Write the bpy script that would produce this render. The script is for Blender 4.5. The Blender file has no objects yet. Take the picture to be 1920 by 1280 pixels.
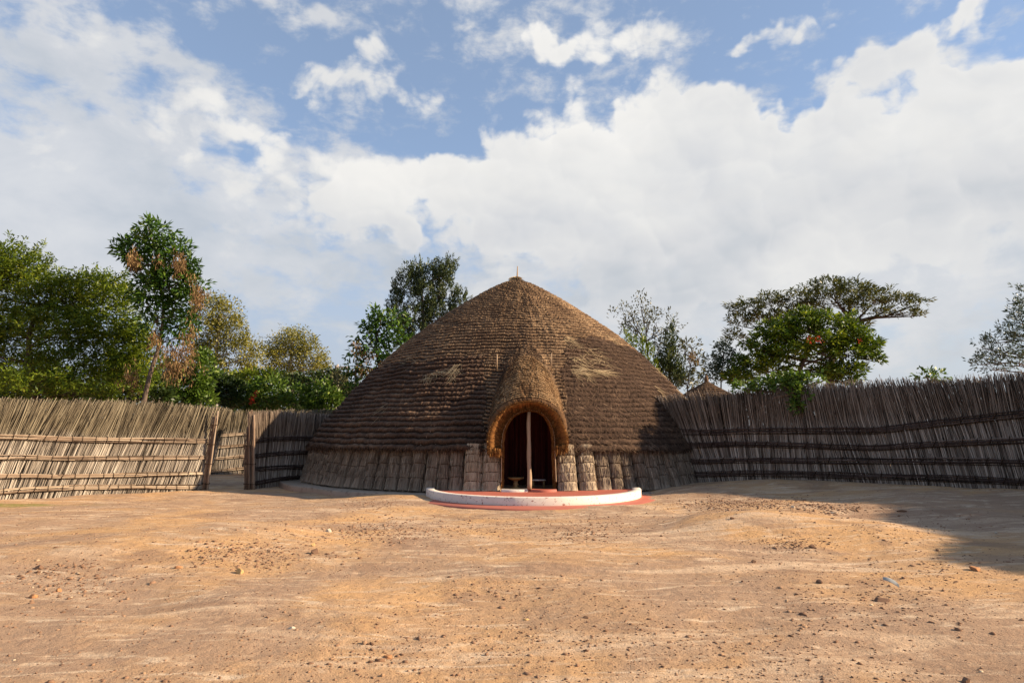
import bpy, math, random
import numpy as np
random.seed(7)
rng = np.random.default_rng(11)
SC = bpy.context.scene
COL = SC.collection

# ------------------------------------------------------------------ camera maths
PITCH = math.atan(172/1280)
CP, SP = math.cos(PITCH), math.sin(PITCH)
CAMZ = 1.7
def P(px, py, Y):
    """point at distance Y along +Y on the sight line through pixel (px,py) of the 1920x1280 photograph"""
    dx = (px-960)/1280; dy = (640-py)/1280
    v = np.array([dx, CP-dy*SP, SP+dy*CP])
    return v*(Y/v[1]) + np.array([0, 0, CAMZ])

# ------------------------------------------------------------------ noise
def _hash(ix, iy, iz, seed):
    h = (ix.astype(np.int64)*374761393 + iy.astype(np.int64)*668265263 + iz.astype(np.int64)*2147483647 + seed*974711) & 0x7fffffff
    h = ((h ^ (h >> 13))*1274126177) & 0x7fffffff
    h = (h ^ (h >> 16)) & 0xffff
    return h/65535.0
def noise(x, y, z=0.0, seed=0):
    x = np.asarray(x, float); y = np.asarray(y, float)+0*x; z = np.asarray(z, float)+0*x
    fx, fy, fz = np.floor(x), np.floor(y), np.floor(z)
    tx, ty, tz = x-fx, y-fy, z-fz
    tx = tx*tx*(3-2*tx); ty = ty*ty*(3-2*ty); tz = tz*tz*(3-2*tz)
    r = 0
    for a in (0, 1):
        for b in (0, 1):
            for c in (0, 1):
                w = (tx if a else 1-tx)*(ty if b else 1-ty)*(tz if c else 1-tz)
                r = r + w*_hash(fx+a, fy+b, fz+c, seed)
    return r*2-1
def fbm(x, y, z=0.0, octv=4, seed=0, rough=.5):
    r = 0; a = 1; t = 0
    for o in range(octv):
        r = r + a*noise(x*2**o+o*17.3, y*2**o-o*9.1, np.asarray(z)*2**o, seed+o); t += a; a *= rough
    return r/t

# ------------------------------------------------------------------ objects
def tag(o, label=None, cat=None, group=None, kind=None):
    if label: o['label'] = label
    if cat: o['category'] = cat
    if group: o['group'] = group
    if kind: o['kind'] = kind
    return o
def empty(name, loc, label, cat, group=None):
    o = bpy.data.objects.new(name, None); COL.objects.link(o); o.location = loc
    o.empty_display_size = .3
    bpy.context.view_layer.update()
    return tag(o, label, cat, group)
class MB:
    """collects vertices, faces and per-vertex tint/level, builds ONE mesh object"""
    def __init__(s): s.v=[]; s.f={3:[],4:[]}; s.t=[]; s.h=[]; s.n=0
    def add(s, v, f, t=0.5, h=0.0):
        v = np.asarray(v, float).reshape(-1, 3); f = np.asarray(f, int)
        s.v.append(v); s.f[f.shape[1]].append(f+s.n)
        s.t.append(np.zeros(len(v))+t); s.h.append(np.zeros(len(v))+h); s.n += len(v)
    def build(s, name, m, parent=None, smooth=False):
        V = np.concatenate(s.v); me = bpy.data.meshes.new(name)
        me.vertices.add(len(V))
        loc = np.array(parent.matrix_world.translation) if parent is not None and parent.type == 'EMPTY' else np.zeros(3)
        if parent is not None and parent.type != 'EMPTY': loc = np.array(parent.get('_o', (0, 0, 0)))
        me.vertices.foreach_set('co', (V-loc).astype(np.float32).ravel())
        F = [(k, np.concatenate(s.f[k])) for k in (3, 4) if s.f[k]]
        idx = np.concatenate([f.ravel() for k, f in F]); tot = np.concatenate([np.full(len(f), k) for k, f in F])
        st = np.concatenate([[0], np.cumsum(tot)[:-1]])
        me.loops.add(len(idx)); me.loops.foreach_set('vertex_index', idx.astype(np.int32))
        me.polygons.add(len(tot)); me.polygons.foreach_set('loop_start', st.astype(np.int32)); me.polygons.foreach_set('loop_total', tot.astype(np.int32))
        me.update(calc_edges=True)
        for nm, arr in (('tint', s.t), ('lvl', s.h)):
            a = me.attributes.new(nm, 'FLOAT', 'POINT'); a.data.foreach_set('value', np.concatenate(arr).astype(np.float32))
        if smooth: me.polygons.foreach_set('use_smooth', np.ones(len(tot), bool))
        me.materials.append(m)
        o = bpy.data.objects.new(name, me); COL.objects.link(o)
        if parent is not None: o.parent = parent
        s.loc = loc
        return o
def sub(o, loc):  # remember the world offset of a mesh part, for its sub-parts
    o['_o'] = tuple(float(x) for x in loc); return o
def norm(v): return v/np.maximum(np.linalg.norm(v, axis=-1, keepdims=True), 1e-9)
def grid_faces(nu, nv, closed=False):
    i, j = np.meshgrid(np.arange(nu if closed else nu-1), np.arange(nv-1), indexing='ij')
    a = i*nv+j; b = ((i+1) % nu)*nv+j
    return np.stack([a, b, b+1, a+1], -1).reshape(-1, 4)
def tube(mb, pts, rad, sides=6, t=.5, h=0, cap=True):
    pts = np.asarray(pts, float); n = len(pts); rad = np.zeros(n)+rad
    d = norm(np.gradient(pts, axis=0)); up = np.array([0, 0, 1.]) if abs(d[:, 2]).mean() < .8 else np.array([1., 0, 0])
    a = norm(np.cross(d, up)); b = np.cross(d, a); ang = np.arange(sides)*2*math.pi/sides
    ring = pts[:, None]+rad[:, None, None]*(a[:, None]*np.cos(ang)[None, :, None]+b[:, None]*np.sin(ang)[None, :, None])
    v = ring.transpose(1, 0, 2).reshape(-1, 3); f = grid_faces(sides, n, True)
    if cap:
        v = np.concatenate([v, pts[:1], pts[-1:]])
        k = sides*n; i = np.arange(sides); j = (i+1) % sides
        mb.add(v, f, t, h)
        off = mb.n-len(v)
        mb.f[3].append(np.stack([j*n, i*n, i*0+k], 1)+off); mb.f[3].append(np.stack([i*n+n-1, j*n+n-1, i*0+k+1], 1)+off)
    else: mb.add(v, f, t, h)
def box(mb, c, s, t=.5, rot=0, bev=0.0):
    x, y, z = np.array(s)/2
    if bev <= 0:
        v = np.array([[a, b, d] for d in (-z, z) for a, b in ((-x, -y), (x, -y), (x, y), (-x, y))], float)
        f = [[0, 3, 2, 1], [4, 5, 6, 7], [0, 1, 5, 4], [1, 2, 6, 5], [2, 3, 7, 6], [3, 0, 4, 7]]
    else:
        v = []; 
        for d, q in ((-z, 0), (z-bev, 0), (z, bev)):
            v += [[-x+q, -y+q, d], [x-q, -y+q, d], [x-q, y-q, d], [-x+q, y-q, d]]
        v = np.array(v); f = [[0, 3, 2, 1], [8, 9, 10, 11]]
        for k in (0, 4): f += [[k+i, k+(i+1) % 4, k+4+(i+1) % 4, k+4+i] for i in range(4)]
    cr, sr = math.cos(rot), math.sin(rot)
    v = np.stack([v[:, 0]*cr-v[:, 1]*sr, v[:, 0]*sr+v[:, 1]*cr, v[:, 2]], 1)
    mb.add(v+np.array(c), f, t)
def lathe(mb, c, prof, n=32, t=.5, cx=None):
    prof = np.array(prof, float); a = np.arange(n)*2*math.pi/n
    v = np.stack([np.outer(np.cos(a), prof[:, 0]), np.outer(np.sin(a), prof[:, 0]), np.tile(prof[:, 1], (n, 1))], -1).reshape(-1, 3)
    mb.add(v+np.array(c), grid_faces(n, len(prof), True), t)
def blades(mb, base, d, length, width, side=None, t=.5, h=0, taper=.35):
    base = np.asarray(base, float); n = len(base); d = norm(np.asarray(d, float))
    if side is None: side = norm(np.cross(d, rng.normal(size=(n, 3))))
    L = np.zeros(n)+length; W = np.zeros(n)+width
    s = side*W[:, None]/2; e = base+d*L[:, None]
    v = np.stack([base-s, base+s, e+s*taper, e-s*taper], 1).reshape(-1, 3)
    f = np.arange(4*n).reshape(n, 4)
    mb.add(v, f, np.repeat(np.zeros(n)+t, 4), np.repeat(np.zeros(n)+h, 4))
def leaves(mb, base, d, nrm, length, width, t=.5, fold=.15):
    n = len(base); d = norm(d); s = norm(np.cross(d, nrm)); nn = np.cross(s, d)
    L = (np.zeros(n)+length)[:, None]; W = (np.zeros(n)+width)[:, None]
    v = np.stack([base, base+d*L*.45+s*W*.5+nn*W*fold, base+d*L-nn*L*.1, base+d*L*.45-s*W*.5+nn*W*fold], 1).reshape(-1, 3)
    mb.add(v, np.arange(4*n).reshape(n, 4), np.repeat(np.zeros(n)+t, 4))

# ------------------------------------------------------------------ materials
def nt(m): m.use_nodes = True; return m.node_tree
class G:
    def __init__(s, tree): s.t = tree; s.N = tree.nodes; s.L = tree.links
    def set(s, sock, v):
        if isinstance(v, bpy.types.NodeSocket): s.L.new(v, sock)
        elif v is not None: sock.default_value = v
    def n(s, typ, **kw):
        x = s.N.new(typ)
        for k, v in kw.items(): setattr(x, k, v)
        return x
    def m(s, op, a, b=None, c=None, clamp=False):
        x = s.n('ShaderNodeMath', operation=op); x.use_clamp = clamp
        s.set(x.inputs[0], a); s.set(x.inputs[1], b); s.set(x.inputs[2], c); return x.outputs[0]
    def mix(s, f, a, b, blend='MIX'):
        x = s.n('ShaderNodeMix', data_type='RGBA', blend_type=blend)
        s.set(x.inputs[0], f); s.set(x.inputs[6], a); s.set(x.inputs[7], b); return x.outputs[2]
    def noise(s, vec, scale, detail=4, rough=.55, dist=0, dim='3D'):
        x = s.n('ShaderNodeTexNoise', noise_dimensions=dim); s.set(x.inputs['Vector'], vec)
        x.inputs['Scale'].default_value = scale; x.inputs['Detail'].default_value = detail
        x.inputs['Roughness'].default_value = rough; x.inputs['Distortion'].default_value = dist
        return x.outputs[0]
    def ramp(s, f, stops):
        x = s.n('ShaderNodeValToRGB'); s.set(x.inputs[0], f); cr = x.color_ramp
        while len(cr.elements) < len(stops): cr.elements.new(.5)
        for e, (p, c) in zip(cr.elements, stops):
            e.position = p; e.color = tuple(c)+(1,) if len(c) == 3 else c
        return x.outputs[0]
    def maprange(s, v, a, b, c=0, d=1, smooth=True):
        x = s.n('ShaderNodeMapRange'); x.interpolation_type = 'SMOOTHSTEP' if smooth else 'LINEAR'
        for i, q in enumerate((v, a, b, c, d)): s.set(x.inputs[i], q)
        return x.outputs[0]
    def vec(s, scale=(1, 1, 1), rot=(0, 0, 0), src='Object'):
        tc = s.n('ShaderNodeTexCoord'); mp = s.n('ShaderNodeMapping')
        s.L.new(tc.outputs[src], mp.inputs[0]); mp.inputs['Scale'].default_value = scale; mp.inputs['Rotation'].default_value = rot
        return mp.outputs[0]
    def attr(s, name): return s.n('ShaderNodeAttribute', attribute_name=name).outputs['Fac']
    def bump(s, h, strength=.5, dist=.02, nrm=None):
        x = s.n('ShaderNodeBump'); x.inputs['Strength'].default_value = strength; x.inputs['Distance'].default_value = dist
        s.set(x.inputs['Height'], h); s.set(x.inputs['Normal'], nrm); return x.outputs[0]
def newmat(name):
    m = bpy.data.materials.new(name); t = nt(m); g = G(t); b = t.nodes['Principled BSDF']
    b.inputs['Roughness'].default_value = .9; b.inputs['Specular IOR Level'].default_value = .15
    return m, g, b
def V3(k): return tuple(k)
def straw(name, stops, nscale=9, stretch=(1, 1, .15), amt=.5, bump=.5, lvl=None, rough=.9, spec=.15, wear=None):
    m, g, b = newmat(name)
    v = g.vec(stretch); nz = g.noise(v, nscale, 4, .6)
    big = g.noise(g.vec(), .9, 3, .5)
    f = g.m('ADD', g.attr('tint'), g.m('MULTIPLY', g.m('SUBTRACT', nz, .5), amt))
    f = g.m('ADD', f, g.m('MULTIPLY', g.m('SUBTRACT', big, .5), amt*.8), clamp=True)
    c = g.ramp(f, stops)
    if lvl: c = g.mix(g.maprange(g.m('ADD', g.attr('lvl'), g.m('MULTIPLY', g.m('SUBTRACT', big, .5), .3)), lvl[1], lvl[2]), c, g.mix(.8, c, lvl[0]+(1,), lvl[3] if len(lvl) > 3 else 'MIX'))
    g.L.new(c, b.inputs['Base Color'])
    b.inputs['Roughness'].default_value = rough; b.inputs['Specular IOR Level'].default_value = spec
    if bump: g.L.new(g.bump(nz, bump, .01), b.inputs['Normal'])
    return m
def leafmat(name, stops, trans=.35, big=.5, rough=.45, spec=.35):
    m, g, b = newmat(name)
    nz = g.noise(g.vec(), .8, 3, .6)
    f = g.m('ADD', g.attr('tint'), g.m('MULTIPLY', g.m('SUBTRACT', nz, .5), big), clamp=True)
    c = g.ramp(f, stops); g.L.new(c, b.inputs['Base Color'])
    b.inputs['Roughness'].default_value = rough; b.inputs['Specular IOR Level'].default_value = spec
    tr = g.n('ShaderNodeBsdfTranslucent'); g.L.new(g.mix(.5, c, (.35, .4, .02, 1), 'MIX') if False else c, tr.inputs[0])
    mx = g.n('ShaderNodeMixShader'); mx.inputs[0].default_value = trans
    g.L.new(b.outputs[0], mx.inputs[1]); g.L.new(tr.outputs[0], mx.inputs[2])
    g.L.new(mx.outputs[0], g.t.nodes['Material Output'].inputs[0])
    return m

M = {}
M['thatch'] = straw('thatch', [(0, (.016, .009, .006)), (.3, (.055, .032, .019)), (.55, (.105, .062, .036)), (.8, (.19, .118, .066)), (1, (.36, .245, .145))], 14, (1, 1, .5), .5, .6,
                    lvl=((.86, .86, .97), .35, .75, 'MULTIPLY'))
M['hood'] = straw('hood_thatch', [(0, (.02, .010, .005)), (.35, (.075, .038, .018)), (.65, (.15, .080, .036)), (1, (.36, .23, .12))], 16, (1, 1, .6), .5, .6)
M['rim'] = straw('orange_rim_straw', [(0, (.045, .018, .006)), (.4, (.155, .066, .018)), (.75, (.28, .125, .034)), (1, (.44, .24, .09))], 14, (1, 1, 1), .6, .6)
M['loose'] = straw('loose_straw', [(0, (.14, .09, .05)), (.5, (.33, .235, .13)), (1, (.56, .43, .25))], 9, (1, 1, 1), .3, 0)
M['bundle'] = straw('grass_bundle', [(0, (.04, .026, .018)), (.35, (.15, .11, .078)), (.65, (.27, .21, .155)), (1, (.48, .39, .29))], 26, (1, 1, .06), .7, .8)
M['bundle_new'] = straw('fresh_grass_bundle', [(0, (.14, .10, .065)), (.35, (.32, .24, .16)), (.7, (.47, .38, .27)), (1, (.64, .54, .40))], 26, (1, 1, .06), .7, .8)
M['tie'] = straw('dark_binding', [(0, (.02, .012, .008)), (1, (.06, .035, .02))], 9, (1, 1, 1), .3, 0)
M['reed'] = straw('reed', [(0, (.045, .036, .028)), (.3, (.17, .14, .112)), (.6, (.32, .27, .218)), (1, (.54, .475, .39))], 12, (1, 1, .12), .55, .3,
                  lvl=((.40, .37, .26), .48, .72, 'MULTIPLY'))
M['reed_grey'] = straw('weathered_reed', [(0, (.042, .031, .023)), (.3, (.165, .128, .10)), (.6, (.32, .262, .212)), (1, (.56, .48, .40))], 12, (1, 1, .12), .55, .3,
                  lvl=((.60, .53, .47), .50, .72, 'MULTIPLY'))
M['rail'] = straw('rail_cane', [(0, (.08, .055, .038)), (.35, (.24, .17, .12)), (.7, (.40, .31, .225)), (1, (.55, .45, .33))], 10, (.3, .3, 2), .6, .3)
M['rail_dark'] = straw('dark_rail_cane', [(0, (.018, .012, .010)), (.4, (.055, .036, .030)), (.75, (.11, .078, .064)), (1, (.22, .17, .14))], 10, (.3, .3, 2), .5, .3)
M['post'] = straw('post_cane', [(0, (.06, .035, .025)), (.4, (.19, .125, .085)), (.75, (.33, .24, .17)), (1, (.48, .38, .28))], 10, (1, 1, .2), .6, .4)
M['wood'] = straw('pale_wood_pole', [(0, (.14, .085, .05)), (.5, (.29, .19, .115)), (1, (.46, .33, .21))], 8, (1, 1, .1), .6, .4, rough=.65, spec=.3)
M['darkwood'] = straw('stool_wood', [(0, (.10, .06, .02)), (1, (.36, .24, .09))], 8, (1, 1, .4), .6, .2, rough=.5, spec=.4)
M['bark'] = straw('bark', [(0, (.05, .035, .025)), (.5, (.14, .10, .075)), (1, (.28, .21, .16))], 7, (1, 1, .3), .8, .8)
M['bark_dark'] = straw('dark_bark', [(0, (.025, .018, .014)), (.5, (.06, .042, .032)), (1, (.13, .10, .08))], 7, (1, 1, .3), .8, .8)
M['bark_pale'] = straw('pale_bark', [(0, (.16, .13, .11)), (.5, (.33, .29, .25)), (1, (.5, .46, .40))], 7, (1, 1, .3), .8, .5)
M['acacia'] = leafmat('acacia_leaf', [(0, (.03, .055, .005)), (.4, (.085, .135, .010)), (.75, (.18, .23, .014)), (1, (.33, .35, .04))], .4)
M['broad'] = leafmat('broad_leaf', [(0, (.02, .05, .008)), (.5, (.05, .115, .012)), (.85, (.11, .19, .02)), (1, (.22, .30, .05))], .3)
M['dead'] = leafmat('dead_leaf', [(0, (.07, .04, .02)), (.5, (.20, .115, .055)), (1, (.40, .28, .13))], .25, rough=.8, spec=.1)
M['euc'] = leafmat('eucalyptus_leaf', [(0, (.08, .085, .012)), (.5, (.21, .20, .028)), (1, (.38, .33, .07))], .3)
M['juniper'] = leafmat('juniper_leaf', [(0, (.016, .030, .012)), (.5, (.05, .075, .024)), (1, (.14, .16, .045))], .2)
M['shrub'] = leafmat('shrub_leaf', [(0, (.03, .06, .008)), (.5, (.085, .15, .016)), (.85, (.17, .25, .035)), (1, (.36, .42, .12))], .35)
M['dark'] = leafmat('dark_leaf', [(0, (.012, .025, .006)), (.6, (.035, .06, .012)), (1, (.08, .12, .02))], .25)  # dark green leaf shared by undergrowth, dark bushes and far woodland
M['flat'] = leafmat('flat_top_leaf', [(0, (.022, .034, .010)), (.5, (.085, .108, .026)), (1, (.23, .22, .055))], .22)
M['tulip'] = leafmat('tulip_leaf', [(0, (.02, .045, .006)), (.5, (.09, .15, .012)), (.9, (.23, .29, .02)), (1, (.40, .44, .05))], .32)
M['olive'] = leafmat('olive_leaf', [(0, (.04, .045, .02)), (.5, (.09, .095, .04)), (1, (.19, .18, .09))], .25)
M['bluegreen'] = leafmat('bluegreen_leaf', [(0, (.03, .05, .03)), (.5, (.065, .095, .055)), (1, (.14, .17, .10))], .25)
M['red'] = leafmat('red_blossom', [(0, (.45, .02, .01)), (1, (.75, .06, .02))], .3)

# ground
def ground_mat():
    m, g, b = newmat('dry_earth')
    v = g.vec(); vs = g.vec((.35, 1.3, 1), (0, 0, .22)); vs2 = g.vec((.5, 1.9, 1), (0, 0, -.32))
    n1 = g.noise(v, .27, 5, .6, .6); n2 = g.noise(vs, .8, 7, .62, 1.6); n3 = g.noise(v, 9, 6, .7); n4 = g.noise(v, 70, 4, .75); n5 = g.noise(vs2, 1.5, 6, .6, 2.4)
    n6 = g.noise(v, .9, 5, .6, .4)
    c = g.mix(g.maprange(n1, .42, .62), (.39, .26, .17, 1), (.56, .335, .16, 1))
    c = g.mix(g.maprange(n2, .50, .66), c, (.60, .43, .285, 1))
    c = g.mix(g.maprange(n5, .52, .70), c, (.66, .50, .345, 1))
    c = g.mix(g.maprange(n6, .50, .68, 0, .75), c, (.29, .185, .12, 1))
    c = g.mix(g.maprange(n3, .52, .74, 0, .5), c, (.27, .15, .09, 1))
    c = g.mix(g.maprange(n4, .40, .75, 0, .45), c, (.22, .125, .075, 1))
    # damp moss near the left fence
    geo = g.n('ShaderNodeNewGeometry'); sx = g.n('ShaderNodeSeparateXYZ'); g.L.new(geo.outputs[0], sx.inputs[0])
    dx = g.m('DIVIDE', g.m('ADD', sx.outputs[0], 12.3), 2.6); dy = g.m('DIVIDE', g.m('SUBTRACT', sx.outputs[1], 16.8), .65)
    r = g.m('ADD', g.m('MULTIPLY', dx, dx), g.m('MULTIPLY', dy, dy))
    mask = g.m('MULTIPLY', g.maprange(r, .1, 1.3, 1, 0), g.maprange(n3, .32, .55)); 
    c = g.mix(g.m('MULTIPLY', mask, .75), c, (.17, .19, .035, 1))
    g.L.new(c, b.inputs['Base Color']); b.inputs['Roughness'].default_value = .95; b.inputs['Specular IOR Level'].default_value = .1
    bm = g.bump(g.m('ADD', g.m('MULTIPLY', n3, 1.6), g.m('MULTIPLY', n4, .55)), .75, .035)
    bm = g.bump(n6, .5, .12, bm)
    g.L.new(bm, b.inputs['Normal']); return m
M['ground'] = ground_mat()
def stone_mat(name, cols, lump=9):
    m, g, b = newmat(name); v = g.vec()
    c = g.ramp(g.m('ADD', g.attr('tint'), g.m('MULTIPLY', g.m('SUBTRACT', g.noise(v, lump, 5, .65), .5), .5), clamp=True), cols)
    g.L.new(c, b.inputs['Base Color']); g.L.new(g.bump(g.noise(v, lump*5, 4, .7), .7, .01), b.inputs['Normal']); return m
M['gravel'] = stone_mat('gravel', [(0, (.12, .065, .04)), (.45, (.26, .15, .09)), (.8, (.38, .24, .14)), (1, (.58, .45, .30))])
def paint_mat(name, base, chip, scale=5, thr=.62, streak=True):
    m, g, b = newmat(name); v = g.vec()
    n = g.noise(v, scale, 8, .72, .3); n2 = g.noise(v, 1.3, 4, .6); n3 = g.noise(v, 26, 3, .6)
    c = g.mix(g.maprange(n2, .38, .68, 0, .55), base+(1,), tuple(x*.8 for x in base)+(1,))
    c = g.mix(g.maprange(n, thr, thr+.03), c, chip+(1,))
    c = g.mix(g.maprange(n3, .68, .72, 0, .8), c, tuple(x*1.2 for x in chip)+(1,))
    geo = g.n('ShaderNodeNewGeometry'); sx = g.n('ShaderNodeSeparateXYZ'); g.L.new(geo.outputs[0], sx.inputs[0])
    dust = g.m('MULTIPLY', g.maprange(g.m('ADD', sx.outputs[2], g.m('MULTIPLY', n2, .12)), .0, .16, 1, 0), .45 if streak else .15)
    c = g.mix(dust, c, (.42, .22, .14, 1))
    g.L.new(c, b.inputs['Base Color']); b.inputs['Roughness'].default_value = .6; b.inputs['Specular IOR Level'].default_value = .3
    g.L.new(g.bump(n, .3, .01), b.inputs['Normal']); return m
M['white'] = paint_mat('chipped_white_paint', (.74, .64, .55), (.26, .10, .07), 13, .58)
M['redpaint'] = paint_mat('red_floor_paint', (.42, .12, .08), (.30, .10, .07), 3, .66, False)
M['concrete'] = paint_mat('weathered_concrete', (.30, .25, .19), (.15, .12, .09), 6, .56)
M['dirtfloor'] = paint_mat('earth_floor', (.22, .13, .08), (.16, .09, .06), 4, .6)
def cloth():
    m, g, b = newmat('dark_red_curtain'); v = g.vec((6, 6, .15))
    c = g.ramp(g.noise(v, 2, 4, .6), [(.35, (.03, .008, .008)), (.55, (.09, .02, .015)), (.75, (.16, .05, .03))]); g.L.new(c, b.inputs['Base Color']); return m
M['cloth'] = cloth()

# ------------------------------------------------------------------ hut numbers
HC = np.array([.17, 27.1])           # hut axis
PR = np.array([(0.0, 7.90), (.6, 7.78), (1.25, 7.70), (2.0, 7.28), (2.64, 6.72), (3.25, 6.20), (3.85, 5.66), (4.43, 5.08), (5.0, 4.46), (5.5, 3.86), (6.0, 3.17), (6.45, 2.52), (6.85, 1.90), (7.2, 1.32), (7.6, .62), (7.85, .13), (7.93, .0)])
def R(z): return np.interp(z, PR[:, 0], PR[:, 1])

# ------------------------------------------------------------------ terrain
CT = []   # x, y, z, sigma
def ct(px, py, Y, s=1.6):
    p = P(px, py, Y); CT.append((p[0], p[1], p[2], s))
for a in [(0, 935, 18.2), (110, 931, 19.4), (200, 927, 20.5), (300, 922, 21.8), (390, 919, 23), (465, 918, 23), (510, 911, 24.3), (560, 905, 25.5), (430, 889, 32, 3), (400, 905, 27, 1.6),
          (540, 943, 18.6, 1.2), (600, 943, 18.2, .9), (470, 936, 19.5, 1.2), (650, 934, 17.8, 1.0), (720, 926, 18.4, .8),
          (1290, 912, 21.0, .8), (1345, 904, 21.2, .7), (1400, 894, 20.5, 1.1), (1500, 896, 19.8, 1.1), (1600, 899, 19, 1.1), (1750, 904, 18, 1.2), (1920, 911, 16.9, 1.4),
          (1400, 916, 18.6, 1.0), (1550, 921, 17.5, 1.0), (1750, 930, 15.8, 1.1), (1500, 936, 15.9, .9), (1400, 938, 15.9, .8)]:
    ct(*a)
for x, y, z, s in [(.5, 15.3, -.04, 1.3), (-2, 15.6, -.03, .9), (3.4, 15.8, -.03, .9), (-4, 16.5, 0, 1), (4.6, 17, .03, .8), (.2, 20, -.03, 2.0), (0, 5, 0, 2), (4, 5, 0, 2), (-4, 5, 0, 2),
                   (-5.2, 10.6, .26, .9), (-6.6, 10.6, .10, .8), (4.3, 12.6, .26, .75), (5.3, 12.2, .20, .7), (4.6, 10.6, -.05, .7), (-4.6, 8.8, -.03, .8), (3, 11, -.02, .8), (13, 9, .3, 2), (0, 12, -.02, 1.5)]:
    CT.append((x, y, z, s))
CTA = np.array(CT)
def terrain(x, y, fine=True):
    x = np.asarray(x, float); y = np.asarray(y, float)
    num = 0; den = .12
    for cx, cy, cz, s in CTA:
        w = np.exp(-((x-cx)**2+(y-cy)**2)/(2*s*s)); num = num+w*cz; den = den+w
    z = num/den
    far = np.clip((y-34)/10, 0, 1); z = z*(1-far)
    near = np.clip(1.2-np.hypot(x-HC[0], y-HC[1])/9.6, 0, 1)*5
    z = z + .085*fbm(x*.42, y*.55, 0, 3, 3)*(1-np.clip(near, 0, 1))
    if fine:
        z = z + .022*fbm(x*1.6, y*2.4, 0, 5, 9, .6) + .007*fbm(x*12, y*12, 0, 2, 21)*np.clip(1.6-y/18, 0.2, 1)
    return z
def axis(lo, hi, centre, d0, grow, cap):
    r = [centre]; d = d0
    while r[-1] < hi: r.append(r[-1]+d); d = min(d*grow, cap)
    l = [centre]; d = d0
    while l[-1] > lo: l.append(l[-1]-d); d = min(d*grow, cap)
    return np.array(l[::-1][:-1]+r)
def mk_ground():
    xs = axis(-600, 600, 0, .035, 1.0065, 40)
    ys = axis(-60, 1500, 6.5, .03, 1.0075, 50)
    X, Y = np.meshgrid(xs, ys, indexing='ij'); Z = terrain(X, Y)
    mb = MB(); mb.add(np.stack([X, Y, Z], -1).reshape(-1, 3), grid_faces(len(xs), len(ys)))
    o = mb.build('ground', M['ground'], smooth=True); tag(o, kind='structure'); return o
mk_ground()

# ------------------------------------------------------------------ catmull resample
def spline(pts, n):
    pts = np.asarray(pts, float); k = len(pts)
    t = np.linspace(0, k-1, n*4); i = np.clip(np.floor(t).astype(int), 0, k-2); f = (t-i)[:, None]
    g = lambda j: pts[np.clip(j, 0, k-1)]
    p0, p1, p2, p3 = g(i-1), g(i), g(i+1), g(i+2)
    q = .5*((2*p1)+(-p0+p2)*f+(2*p0-5*p1+4*p2-p3)*f**2+(-p0+3*p1-3*p2+p3)*f**3)
    s = np.concatenate([[0], np.cumsum(np.linalg.norm(np.diff(q, axis=0), axis=1))])
    u = np.linspace(0, s[-1], n)
    return np.stack([np.interp(u, s, q[:, c]) for c in range(q.shape[1])], 1)

# ------------------------------------------------------------------ THE HUT
hut = empty('thatched_hut', (HC[0], HC[1], 0), 'large round thatched palace hut with an arched doorway, behind the white curb', 'hut')
FY = 18.75
OUT = np.array([P(x, y, FY)[[0, 2]] for x, y in [(917, 846), (916, 825), (921, 803), (932, 782), (948, 766), (968, 756), (990, 752), (1012, 755), (1033, 765), (1048, 781), (1058, 803), (1063, 822), (1062, 840)]])
IY = FY+.30
INN = np.array([P(x, y, IY)[[0, 2]] for x, y in [(940, 848), (940, 828), (944, 806), (952, 790), (963, 778), (977, 771), (992, 768), (1008, 770), (1021, 777), (1031, 790), (1038, 807), (1041, 826), (1041, 843)]])
XH = .44
def hood_tau(x, z):
    """hood surface: nested arches going back and up from the doorway"""
    taus = np.linspace(0, 1.5, 130); res = np.full(np.shape(x), 9.0)
    ax = np.abs(x-XH)
    for t in taus[::-1]:
        w = 1.05-.10*t; zt = 2.62+1.9*t; z0 = 1.70+1.15*t
        a = np.where(z < z0, ax/w, ((ax/w)**2.1+(np.maximum(z-z0, 0)/(zt-z0))**2.1)**(1/2.1))
        res = np.where(a <= 1, t, res)
    return res
def smin(a, b, k):
    h = np.clip(.5+.5*(b-a)/k, 0, 1); return b*(1-h)+a*h-k*h*(1-h)
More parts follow.
